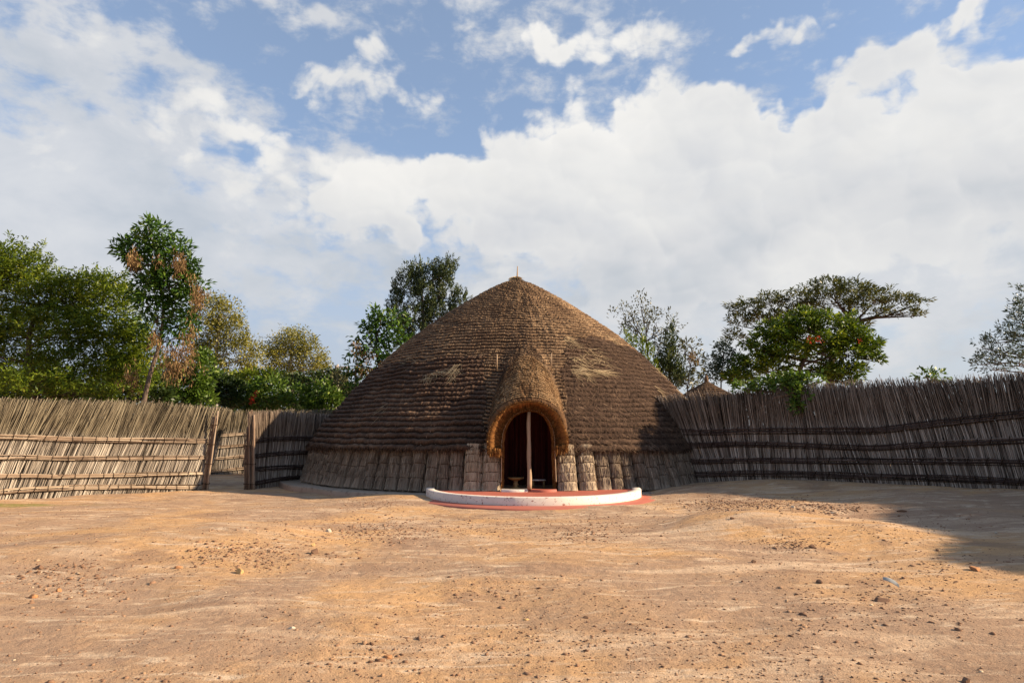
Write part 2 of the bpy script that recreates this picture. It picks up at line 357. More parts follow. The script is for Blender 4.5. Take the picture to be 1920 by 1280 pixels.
def mk_roof():
    # arc-length parameter up the slope
    zz = np.linspace(1.2, 7.93, 400); rr = R(zz); 
    ss = np.concatenate([[0], np.cumsum(np.hypot(np.diff(zz), np.diff(rr)))]); LT = ss[-1]
    NV = 620; s = np.linspace(0, LT, NV); z = np.interp(s, ss, zz)
    k = np.ones(31)/31; rs = R(z); rp = np.concatenate([np.full(15, rs[0]), rs, np.full(15, rs[-1])]); rs = np.convolve(rp, k, 'valid'); rs[-15:] = R(z)[-15:]
    th = np.concatenate([np.linspace(-math.pi, -1.75, 60, endpoint=False), np.linspace(-1.75, -.17, 430, endpoint=False), np.linspace(-.17, .21, 190, endpoint=False), np.linspace(.21, 1.75, 430, endpoint=False), np.linspace(1.75, math.pi, 60)])
    TH, S = np.meshgrid(th, s, indexing='ij'); Z = np.interp(S, s, z); RR = np.interp(S, s, rs)
    lump = .05*fbm(TH*4, S*.8, 0, 3, 5); RR = RR+lump*np.clip(RR/2, 0, 1)+.17*np.exp(-S/.32)
    X = HC[0]+RR*np.sin(TH); Y = HC[1]-RR*np.cos(TH)
    # hood
    reg = (np.abs(X-XH) < 1.9) & (Y < 24) & (Z < 5.4)
    tau = np.full(X.shape, 9.0); tau[reg] = hood_tau(X[reg], Z[reg])
    from_y = FY+.05+3.6*tau; from_y = np.where(tau > 2, 99, from_y)
    yc = Y.copy(); Y2 = np.where(reg, smin(from_y, yc, .5+.35*np.clip(tau, 0, 1.4)), yc); 
    hoodw = np.clip((yc-Y2)/.5, 0, 1)
    for _ in range(5):   # soften the sides of the hood
        Y2[1:-1] = np.where(reg[1:-1], (Y2[:-2]+2*Y2[1:-1]+Y2[2:])/4, Y2[1:-1])
    Y = Y2
    Pn = np.stack([X, Y, Z], -1)
    du = np.gradient(Pn, axis=0); dv = np.gradient(Pn, axis=1)
    N = norm(np.cross(du, dv)); N[..., 2] = np.where(np.isnan(N[..., 2]), 1, N[..., 2])
    if N[300, 300, 1] > 0: N = -N
    # which part of the roof carries which thatching
    ax = X-XH
    old_l = (ax < -1.25-.12*noise(S*2, TH, 0, 3)-.0) & (Z < 4.0+.14*noise(TH*9, 0*TH, 0, 8)) & (Y < 27)
    old_r = (ax > 1.15+.15*noise(S*2, TH, 0, 4)+.25*np.clip(Z-3.6, 0, 2)) & (Z < 4.9+.18*noise(TH*8, 0*TH, 0, 6)-.4*np.clip(ax-3, 0, 3)*.3) & (Y < 27)
    coarse = old_l | old_r
    wob = .25*fbm(TH*10, S*.5, 0, 3, 12)+.06*noise(TH*60, S*1.5, 0, 13)
    row = np.where(coarse, S/.20, S/.182)+wob*np.where(coarse, 1.5, 1.2)
    strip = (np.abs(ax) < 1.9) & (Z < 4.3) & ~coarse
    row = np.where(strip, S/.145+wob, row)
    hrow = (from_y-FY)/.125+wob*1.1
    row = np.where((hoodw > .25) & (tau < 2), hrow, row)
    f = row-np.floor(row)
    ident = np.floor(row)
    edge = (.55+.45*coarse)*noise(TH*110+ident*7.7, ident*3.1, 0, 31)*.5+noise(TH*38+ident*3.3, ident*1.7, 0, 32)*.5
    amp = np.where(old_l, .100, np.where(old_r, .075, .078))*(1+.35*edge)*(1+.25*noise(TH*9+ident*1.3, S, 0, 37))
    onh = (hoodw > .25) & (tau < 2); amp = np.where(onh, .085*(1+.25*edge), amp)
    amp = np.where(old_r, amp*(.65+.6*noise(TH*3, S*.6, 0, 55)), amp)
    sharp = np.where(f < .12, f/.12, 1.0-(f-.12)/.88*.97); sharp = np.where(coarse, np.sin(np.clip(f/.95, 0, 1)**.62*math.pi)**.75, sharp)
    disp = amp*np.clip(sharp, 0, 1)**.8+.010*noise(TH*240, S*26, 0, 41)+.014*fbm(TH*50, S*6, 0, 2, 43)
    disp = disp*np.clip(RR/.8, .1, 1)
    Pn = Pn+N*disp[..., None]
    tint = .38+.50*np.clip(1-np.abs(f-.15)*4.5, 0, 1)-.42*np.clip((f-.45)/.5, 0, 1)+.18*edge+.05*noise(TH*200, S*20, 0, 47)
    tint = np.where(coarse, .36+.18*np.sin(f*math.pi)-.30*np.clip((f-.7)/.3, 0, 1)-.2*np.clip(1-f/.1, 0, 1)+.16*edge, tint)  # gaps between the coarse courses tinted dark, crevice shade put into the colour
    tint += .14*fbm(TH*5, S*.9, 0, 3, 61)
    lvl = np.where(coarse, .9, .1)
    # orange tint on the hood: its own part
    inside = pip(X, Z, np.concatenate([OUT*[.97, .985]+[XH*.03, .02], [[OUT[-1, 0]-.03, .5], [OUT[0, 0]+.03, .5]]])) & (Y < 21.5)
    nv = len(s)
    F = grid_faces(len(th), nv); bad = inside.ravel()[F].any(1); F = F[~bad]
    hoodf = (hoodw.ravel()[F].mean(1) > .5)
    def submesh(name, F, mat, tt):
        u, inv = np.unique(F, return_inverse=True); mb = MB()
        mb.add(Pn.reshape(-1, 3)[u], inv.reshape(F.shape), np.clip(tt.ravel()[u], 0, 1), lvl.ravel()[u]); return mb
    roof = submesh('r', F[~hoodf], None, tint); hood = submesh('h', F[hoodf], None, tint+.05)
    # tufts of grass along the lower lips of the courses
    sel = (f > .03) & (f < .26) & ~inside & (np.abs(TH) < 1.75)
    ii = np.argwhere(sel); 
    T = -norm(dv); 
    for mbx, cond, cnt, wd in ((roof, hoodw <= .5, 46000, .017), (hood, hoodw > .5, 6000, .013)):
        c = ii[cond[ii[:, 0], ii[:, 1]]]; 
        wgt = (RR[c[:, 0], c[:, 1]]+.3)*np.where(coarse[c[:, 0], c[:, 1]], 1.0, .40); c = c[rng.choice(len(c), cnt, p=wgt/wgt.sum())]
        b = Pn[c[:, 0], c[:, 1]]; nn = N[c[:, 0], c[:, 1]]; tt = T[c[:, 0], c[:, 1]]
        tang = norm(np.cross(nn, tt)); d = tt+nn*rng.uniform(-.05, .35, (cnt, 1))+tang*rng.normal(0, .28, (cnt, 1))
        L = rng.uniform(.04, .10, cnt)
        blades(mbx, b-d*.03, d, L, rng.uniform(.5, 1.3, cnt)*wd, norm(tang+nn*rng.normal(0, .4, (cnt, 1))), np.clip(tint[c[:, 0], c[:, 1]]+rng.normal(.07, .16, cnt), 0, 1), lvl[c[:, 0], c[:, 1]])
    cnt = 9000; i_ = rng.integers(62, len(th)-62, cnt); j_ = rng.integers(0, 7, cnt); k_ = ~inside[i_, j_]; i_, j_ = i_[k_], j_[k_]; cnt = len(i_)
    b = Pn[i_, j_]; nn = N[i_, j_]; d = np.array([0, 0, -1.])+nn*rng.uniform(-.2, .35, (cnt, 1))+rng.normal(0, .16, (cnt, 3))
    blades(roof, b, d, rng.uniform(.05, .17, cnt), rng.uniform(.010, .022, cnt), None, np.clip(rng.normal(.42, .2, cnt), 0, 1), .9)
    # matted cross straw over the smoother right hand patch
    c = np.argwhere(old_r & (np.abs(TH) < 1.7)); c = c[rng.choice(len(c), 26000)]; n = len(c)
    b = Pn[c[:, 0], c[:, 1]]; nn = N[c[:, 0], c[:, 1]]; tt = T[c[:, 0], c[:, 1]]; tang = norm(np.cross(nn, tt))
    d = tt+tang*rng.normal(.3, .9, (n, 1))+nn*rng.uniform(-.02, .22, (n, 1))
    blades(roof, b+nn*.01, d, rng.uniform(.06, .22, n), rng.uniform(.008, .02, n), norm(np.cross(d, nn)), np.clip(rng.normal(.45, .18, n), 0, 1), .9)
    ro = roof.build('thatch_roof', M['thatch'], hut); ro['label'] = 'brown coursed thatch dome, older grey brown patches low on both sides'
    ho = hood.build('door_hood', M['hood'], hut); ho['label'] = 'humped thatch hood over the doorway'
    # loose pale straw lying on the roof
    mb = MB()
    surf = dict(TH=th, s=s, P=Pn, N=N, T=T)
    def scatter(th0, z0, dth, dz, cnt, ang, spread, L=(.15, .5)):
        s0 = np.interp(z0, z, s)
        t_ = th0+np.clip(rng.normal(0, dth, cnt), -1.2*dth, 1.2*dth); s_ = s0+np.clip(rng.normal(0, dz, cnt), -1.2*dz, 1.2*dz)
        i = np.clip(np.searchsorted(th, t_), 0, len(th)-1); j = np.clip(np.searchsorted(s, s_), 0, nv-1)
        b = Pn[i, j]; nn = N[i, j]; tt = T[i, j]; tang = norm(np.cross(tt, nn)); tang = np.where(tang[:, :1]*math.cos(th0) < 0, -tang, tang)
        a = rng.normal(ang, spread, cnt)[:, None]; d = tt*np.cos(a)+tang*np.sin(a)+nn*.08
        mb = MB(); blades(mb, b+nn*.035, d, rng.uniform(*L, cnt), rng.uniform(.008, .018, cnt), norm(np.cross(d, nn)), rng.uniform(.2, .9, cnt)); mb.build('loose_straw', M['loose'], hut)
    def at(px, py, Y): 
        p = P(px, py, Y); return math.atan2(p[0]-HC[0], HC[1]-p[1]), p[2]
    for (px, py, Yd, dth, dz, cnt, ang, sp) in [(1085, 690, 21.6, .03, .35, 170, .8, .6), (1100, 700, 21.5, .07, .10, 150, 1.1, .25), (1130, 700, 21.8, .035, .05, 90, 1.4, .15), (1070, 640, 22.5, .03, .22, 90, .7, .4),
                                            (1120, 670, 22, .07, .3, 120, .9, .8), (1210, 745, 23, .004, .35, 50, .5, .3), (1247, 745, 24.6, .012, .25, 90, .5, .2), (1225, 700, 24.4, .03, .2, 60, .8, .3), (1150, 640, 24, .03, .25, 40, .8, .4),
                                            (1010, 560, 26, .15, .1, 30, 1.3, .4), (862, 700, 21.8, .018, .25, 110, .1, .5), (835, 705, 21.8, .05, .08, 90, 1.3, .6), (808, 712, 21.8, .02, .06, 60, .4, .5), (730, 775, 21.6, .008, .25, 25, -.4, .3),
                                            (760, 680, 22.8, .05, .2, 30, -1.0, .5)]:
        t0, z0 = at(px, py, Yd); scatter(t0, z0, dth, dz, int(cnt*.42), ang, sp)
    return dict(th=th, s=s, P=Pn, N=N, z=z)
def pip(x, z, poly):
    x = np.asarray(x); z = np.asarray(z); r = np.zeros(x.shape, bool); n = len(poly); j = n-1
    for i in range(n):
        xi, zi = poly[i]; xj, zj = poly[j]
        c = ((zi > z) != (zj > z)) & (x < (xj-xi)*(z-zi)/(zj-zi+1e-12)+xi); r ^= c; j = i
    return r
RF = mk_roof()

def mk_rim():
    n = 150; O = spline(OUT, n); I = spline(INN, n)
    mb = MB(); C3 = lambda q, y: np.stack([q[:, 0], np.zeros(n)+y, q[:, 1]], 1)
    dirn = norm(C3(O, 0)-C3(I, 0))
    jit = lambda a: (a*noise(np.arange(n)*.7, 0, 0, int(a*1000)))[:, None]
    rows = [C3(I, IY+.15)+dirn*.01, C3(I, IY), C3(I*.72+O*.28, IY-.12), C3(I*.35+O*.65, FY+.04), C3(I*.10+O*.90, FY-.06), C3(O, FY-.02)+dirn*.01, C3(O, FY+.22)+dirn*.03, C3(O, FY+.8)+dirn*.02]
    V = np.stack([r+dirn*jit(.012+.002*k) for k, r in enumerate(rows)], 1)
    mb.add(V.reshape(-1, 3), grid_faces(n, len(rows)), np.clip(.45+.2*noise(np.arange(n*len(rows))*.37, 0), 0, 1))
    # thatch end fringe
    cnt = 15000; i = rng.integers(0, n, cnt); u = rng.uniform(0, 1, cnt)[:, None]
    base = (C3(I, IY-.01)[i]*(1-u)+C3(O, FY-.05)[i]*u)
    d = np.array([0, -1.0, -.35])+dirn[i]*(u-.45)*2.2+rng.normal(0, .40, (cnt, 3))
    blades(mb, base+dirn[i]*rng.normal(0, .01, (cnt, 1)), d, rng.uniform(.018, .05, cnt), rng.uniform(.010, .022, cnt), None, np.clip(rng.normal(.52, .23, cnt)-.15*(u[:, 0] < .15), 0, 1))
    cnt = 2000; i = rng.integers(0, n, cnt)
    blades(mb, C3(O, FY+.02)[i]+np.stack([0*i, rng.uniform(0, .4, cnt), 0*i], 1)+dirn[i]*.02, dirn[i]+np.array([0, -.6, -.5])+rng.normal(0, .35, (cnt, 3)), rng.uniform(.03, .07, cnt), .014, None, np.clip(rng.normal(.65, .2, cnt), 0, 1))
    # shaggy lower ends
    for q in (0, -1):
        cnt = 700; u = rng.uniform(0, 1, cnt)[:, None]
        b = np.concatenate([C3(I, FY)[q][None]*(1-u)+C3(O, FY)[q][None]*u]); b[:, 1] += rng.uniform(-.08, .5, cnt); b[:, 2] += rng.uniform(0, .12, cnt)
        blades(mb, b, np.array([0, -.1, -1.])+rng.normal(0, .25, (cnt, 3)), rng.uniform(.08, .2, cnt), .018, None, np.clip(rng.normal(.45, .2, cnt), 0, 1))
    o = mb.build('arch_rim', M['rim'], hut); o['label'] = 'thick orange brown trimmed straw rim of the doorway arch'
    # lining inside the arch, down to the floor
    fl = P(992, 917, 18.9)[2]-.05
    J = np.concatenate([[[P(939, 917, IY)[0], fl]], INN, [[P(1044, 917, IY)[0], fl]]]); J = spline(J, 120)
    K = J.copy(); K[:, 0] = XH+(J[:, 0]-XH)*.90; K[:, 1] = J[:, 1]-.03*(J[:, 1] > 1.5)
    mb = MB(); rows = []
    for u in np.linspace(0, 1, 6):
        q = J*(1-u)+K*u; rows.append(np.stack([q[:, 0], np.zeros(120)+IY+.03+.5*u, q[:, 1]], 1))
    V = np.stack(rows, 1); mb.add(V.reshape(-1, 3), grid_faces(120, 6), .45+.2*noise(np.arange(720)*.9, 0))
    cnt = 1500; i = rng.integers(1, 119, cnt); u = rng.uniform(0, .9, cnt)[:, None]
    b = rows[0][i]*(1-u)+rows[5][i]*u; inw = norm(np.array([XH, IY, 1.4])-b); inw[:, 1] = 0
    tg = norm(rows[0][i]-rows[0][i-1]); blades(mb, b+inw*.01, tg+rng.normal(0, .03, (cnt, 3)), rng.uniform(.1, .3, cnt), .018, None, rng.uniform(.2, .9, cnt))
    mb.build('door_lining', M['rim'], hut)
    mb = MB(); q = spline(J, 140); pts = np.stack([q[:, 0]+(XH-q[:, 0])*.0, np.zeros(140)+IY-.02, q[:, 1]], 1)
    q2 = pts[6:-6]; tube(mb, q2+(np.array([XH, IY, 1.6])-q2)*np.array([.012, 0, .012]), .011, 5, .9)
    mb.build('edge_cane', M['wood'], hut)
mk_rim()

# wall bundles -------------------------------------------------------------------
def bundle_proto(k, fresh, w=.43):
    """a column of tied grass in local coords, x tangential, -y outward, foot at z=0"""
    mb = MB(); H = 1.32; nv = 34; na = 26
    zz = np.linspace(0, H, nv); a = np.arange(na)*2*math.pi/na
    A, Z = np.meshgrid(a, zz, indexing='ij')
    ties = [.27, .52, .80, 1.02] if fresh else [.30+.05*(k % 3), .64+.06*((k*2) % 3), 1.0][:2+(k % 2)]
    squeeze = sum(np.exp(-((Z-t)/.03)**2) for t in ties)
    flare = 1+.12*np.exp(-Z/.14)-.10*(Z/H)+.05*np.sin(Z*2.6+k)
    rad = (1-.085*squeeze)*flare*(1+.035*noise(A*5, Z*2, k, 71)+.045*noise(np.cos(A)*9+k, np.sin(A)*9, Z*1.2, 72)+.03*noise(np.cos(A)*22, np.sin(A)*22+k, Z*3, 73))
    X = np.sign(np.cos(A))*np.abs(np.cos(A))**.75*w/2*rad; Y = np.sign(np.sin(A))*np.abs(np.sin(A))**.9*.19*rad
    mb.add(np.stack([X, Y, Z], -1).reshape(-1, 3), grid_faces(na, nv, True), np.clip(.45+.3*noise(A*9, Z*1.0, k, 75), 0, 1).ravel())
    lo = 0.0
    for t0, t1 in zip([-.02]+ties, ties+[H+.02]):
        cnt = 170; a_ = rng.uniform(math.pi*.95, math.pi*2.05, cnt); z0 = rng.uniform(t0+.04, t1, cnt)
        b = np.stack([np.sign(np.cos(a_))*np.abs(np.cos(a_))**.75*w/2*1.0, np.sign(np.sin(a_))*np.abs(np.sin(a_))**.9*.195, z0], 1)
        outw = np.stack([np.cos(a_)*.5, np.sin(a_), 0*a_], 1)
        L = np.minimum(rng.uniform(.12, .3, cnt), z0-t0+rng.uniform(-.05, .05, cnt)).clip(.03)
        d = np.array([0, 0, -1.])+outw*rng.uniform(.0, .09, (cnt, 1))+rng.normal(0, .05, (cnt, 3))
        blades(mb, b+outw*.004, d, L, rng.uniform(.008, .018, cnt), None, np.clip(rng.normal(.55, .22, cnt), 0, 1))
    tbs = []
    for t in ties:
        tb = MB(); tbs.append(tb); aa = np.linspace(0, 2*math.pi, 25)
        if not fresh: t = t+.02
        pts = np.stack([np.sign(np.cos(aa))*np.abs(np.cos(aa))**.75*w/2*.95, np.sign(np.sin(aa))*np.abs(np.sin(aa))**.9*.185, t+.012*noise(aa*2, k, t, 5)], 1)
        tube(tb, pts, .010, 4, .5, cap=False)
    return mb, tbs
def place(mesh, name, parent, mat4):
    o = bpy.data.objects.new(name, mesh); COL.objects.link(o); o.parent = parent; o.matrix_local = mat4; return o
from mathutils import Matrix, Vector
protos = []
for k in range(7):
    mb, tbs = bundle_proto(k, k >= 5)
    a = mb.build('bundle_shape', M['bundle_new' if k >= 5 else 'bundle']); bs = [q.build('tie_shape', M['tie']) for q in tbs]
    protos.append((a.data, [b.data for b in bs])); bpy.data.objects.remove(a)
    for b in bs: bpy.data.objects.remove(b)
def bundle(theta, k, zf=.05, rr=None, sx=1, lean=0, sz=1):
    r0 = (rr or 7.93); ml = Matrix.Translation(Vector((r0*math.sin(theta), -r0*math.cos(theta), zf))) @ Matrix.Rotation(theta, 4, 'Z') @ Matrix.Rotation(math.atan(-.27), 4, 'X') @ Matrix.Rotation(lean, 4, 'Y') @ Matrix.Diagonal(Vector((sx, 1, sz, 1)))
    o = place(protos[k][0], 'grass_bundle', hut, ml)
    for d_ in protos[k][1]: b = bpy.data.objects.new('binding', d_); COL.objects.link(b); b.parent = o
    return o
def th_of(px, r=7.93):
    # angle on the wall circle seen at pixel column px
    d = (px-960)/1280/CP; A = d*d+1; B = -2*(HC[0]*d+HC[1]); Cc = HC[0]**2+HC[1]**2-r*r
    Y = (-B-math.sqrt(max(B*B-4*A*Cc, 0)))/(2*A); return math.atan2(d*Y-HC[0], HC[1]-Y)
nb = 0
for px in (888, 922): o = bundle(th_of(px, 8.0), 5+(px == 922), .10, 8.03, 1.13); o['label'] = 'pale fresh grass bundle beside the doorway'; nb += 1
for px in (1061, 1099): o = bundle(th_of(px, 8.0), 6-(px == 1102), .10, 8.05 if px == 1061 else 8.0, 1.22 if px == 1061 else 1.1, sz=.98); o['label'] = 'pale fresh grass bundle beside the doorway'; nb += 1
t = th_of(871)-.026
while t > -1.85: bundle(t, random.randrange(5), .05, 7.87+random.uniform(-.03, .03), random.uniform(.84, 1.02), random.uniform(-.05, .07), random.uniform(.97, 1.03)); t -= random.uniform(.050, .058); nb += 1
t = th_of(1119)+.020
while t < 1.70: bundle(t, random.randrange(5), .05, 7.87+random.uniform(-.03, .03), random.uniform(.84, 1.02), random.uniform(-.08, .03), random.uniform(.97, 1.03)); t += random.uniform(.050, .058); nb += 1
print('bundles', nb)
# inner wall, floor, curtain
mb = MB(); a0, a1 = th_of(938, 7.6), th_of(1046, 7.6)
aa = np.linspace(a1, a0+2*math.pi, 160); V = [[[r*math.sin(a)+HC[0], HC[1]-r*math.cos(a), z] for r, z in ((7.74, .0), (7.45, 1.4), (7.30, 1.4), (7.5, 0))] for a in aa]
mb.add(np.array(V).reshape(-1, 3), grid_faces(160, 4), .25); mb.build('inner_wall', M['bundle'], hut)
mb = MB(); n = 96; a = np.arange(n)*2*math.pi/n
lathe(mb, (HC[0], HC[1], 0), [(0.01, .13), (7.6, .13), (7.62, .0)], 96); mb.build('floor', M['dirtfloor'], hut)
mb = MB(); xs = np.linspace(-1.5, 2.3, 240); zs = np.linspace(.14, 2.75, 6); X, Z = np.meshgrid(xs, zs, indexing='ij')
Yc = 21.3+.07*np.sin(X*17+2*noise(X*2, 0*X))+.03*noise(X*9, Z); mb.add(np.stack([X, Yc, Z], -1).reshape(-1, 3), grid_faces(240, 6)); 
mb.build('curtain', M['cloth'], hut, True)
# doorway pole, finial, pegs
mb = MB(); b = P(992, 917, 18.74); tpt = P(992, 772, 19.12)
zz = np.linspace(0, 1, 16)[:, None]; pts = b*(1-zz)+tpt*zz; pts[:, 0] += .010*np.sin(zz[:, 0]*5+1)+.005*np.sin(zz[:, 0]*13)
tube(mb, pts, .062-.012*zz[:, 0]+.004*np.sin(zz[:, 0]*17), 12, .5+.25*np.sin(zz[:, 0]*3).repeat(1).mean()); mb.build('door_post', M['wood'], hut, True)['label'] = 'pale peeled pole standing in the middle of the doorway'
mb = MB(); tp = P(970.5, 499, 27.1); tube(mb, [(HC[0]+.03, 27.1, 7.6), (tp[0]-.01, 27.1, 8.1), (tp[0], 27.1, tp[2])], [.035, .03, .018], 7, .8); 
n = 260; a_ = rng.uniform(0, 2*math.pi, n); b = np.stack([HC[0]+.06*np.cos(a_), HC[1]+.06*np.sin(a_), np.full(n, 7.99)], 1)
d = np.stack([np.cos(a_), np.sin(a_), -rng.uniform(.3, .9, n)], 1); tuft = MB(); blades(tuft, b, d, rng.uniform(.1, .34, n), .02, None, rng.uniform(.4, 1, n))
mb.build('finial_stick', M['wood'], hut); tuft.build('apex_tuft', M['loose'], hut)
for (x0, y0, x1, y1, Y0) in ((932, 692, 932, 664, 20.75), (1034, 693, 1034, 662, 20.75)):
    mb = MB(); tube(mb, [P(x0, y0+3, Y0+.15), P(x0, (y0+y1)/2, Y0-.02), P(x1, y1, Y0)], [.022, .02, .014], 6, .8); mb.build('roof_peg', M['wood'], hut)

# plinth round the hut
pl = MB(); n = 120; aa = np.linspace(-1.55, 1.35, n); r = 8.55+.12*noise(aa*6, 0*aa, 0, 3)+.22*np.clip(-aa-.6, 0, 1)
V = np.stack([np.stack([HC[0]+q*np.sin(aa), HC[1]-q*np.cos(aa), np.zeros(n)+z], 1) for q, z in ((7.5, .045), (r-.03, .045), (r, .02), (r+.02, -.3))], 1)
pl.add(V.reshape(-1, 3), grid_faces(n, 4)); po = pl.build('hut_plinth', M['concrete'])
tag(po, 'low weathered concrete apron running round the foot of the thatched hut', 'plinth')

# ------------------------------------------------------------------ entrance terrace
kc = np.array([P(1000, 913, 19.2)[0], 19.35]); 
ter = empty('entrance_terrace', (kc[0], kc[1], 0), 'half round red painted entrance terrace with a low chipped white curb', 'terrace')
def arc(r, a0, a1, n): a = np.linspace(a0, a1, n); return a
RK = 2.95
mb = MB(); aa = np.linspace(-math.pi*.5, math.pi*.5, 120)
def ringstrip(mb, prof, aa):
    V = np.stack([np.stack([kc[0]+q*np.sin(aa), kc[1]-q*np.cos(aa)*1.03, np.zeros(len(aa))+z], 1) for q, z in prof], 1)
    mb.add(V.reshape(-1, 3), grid_faces(len(aa), len(prof)))
ringstrip(mb, [(.01, .14), (2.8, .14)], aa); 
V = [[kc[0]-2.8, kc[1], .14], [kc[0]+2.8, kc[1], .14], [kc[0]+2.8, 19.9, .14], [kc[0]-2.8, 19.9, .14]]; mb.add(V, [[0, 1, 2, 3]])
mb.build('terrace_floor', M['redpaint'], ter)
mb = MB(); ac = np.linspace(-math.pi*.49, math.pi*.49, 120)
ringstrip(mb, [(RK-.22, .10), (RK-.22, .20), (RK-.205, .215), (RK-.015, .215), (RK, .20), (RK+.0, -.06)], ac)
for s_ in (0, -1):  # end caps
    a = ac[s_]; q = [(RK-.22, .0), (RK-.22, .20), (RK-.205, .215), (RK-.015, .215), (RK, .20), (RK, .0)]
    pts = [[kc[0]+r_*math.sin(a), kc[1]-r_*math.cos(a)*1.03, z_] for r_, z_ in q]; mb.add(pts, [[0, 1, 2, 5], [5, 2, 3, 4]])
mb.build('curb', M['white'], ter)['label'] = 'low curved white curb with chipped paint'
mb = MB(); as_ = np.linspace(-math.pi*.55, math.pi*.55, 120); ringstrip(mb, [(RK-.1, .02), (3.42, .01), (3.45, -.01), (3.45, -.3)], as_)
mb.build('step', M['redpaint'], ter)['label'] = 'worn red step outside the white curb'
for (xa, xb, nm, mt, lb) in ((940, 990, 'threshold', 'white', 'white painted threshold left of the door post'), (994, 1044, 'threshold', 'redpaint', 'red painted threshold right of the door post')):
    a = P(xa, 915, 18.7); b = P(xb, 915, 18.7); mb = MB(); nn = 14; u = np.linspace(0, 1, nn)
    X = a[0]+(b[0]-a[0])*u; bow = .14*np.sin(u*math.pi)*(1 if mt == 'redpaint' else .6)
    V = np.stack([np.stack([X, FY-.02-bow+dy, np.zeros(nn)+z], 1) for dy, z in ((0, .10), (0, .195), (.015, .205), (.30, .205), (.30, .1))], 1)
    mb.add(V.reshape(-1, 3), grid_faces(nn, 5)); mb.build(nm, M[mt], ter)['label'] = lb

# things inside the doorway
st = empty('pedestal_stool', tuple(P(967, 905, 19.55)*[1, 1, 0]+[0, 0, .13]), 'carved wooden pedestal stool standing inside the doorway, left of the pole', 'stool')
x0, y0, _ = st.location
mb = MB(); lathe(mb, (x0, y0, .13), [(.001, .0), (.15, .0), (.155, .03), (.09, .07), (.055, .11), (.075, .15), (.06, .20), (.05, .23), (.09, .27)], 28); mb.build('pedestal', M['darkwood'], st, True)
mb = MB(); lathe(mb, (x0, y0, .13), [(.09, .262), (.2, .30), (.235, .33), (.235, .345), (.2, .335), (.001, .315)], 28); mb.build('seat', M['darkwood'], st, True)
s2 = empty('low_bench', tuple(P(1010, 905, 20.0)*[1, 1, 0]+[0, 0, .13]), 'low pale topped bench in the dark behind the pole, right side of the doorway', 'bench')
x1, y1, _ = s2.location
mb = MB(); box(mb, (x1, y1, .37), (.40, .2, .03), .6, 0, .008); mb.build('seat', M['white'], s2)
for sx in (-.15, .15):
    mb = MB(); box(mb, (x1+sx, y1, .2425), (.05, .16, .225), .3); mb.build('leg', M['darkwood'], s2)

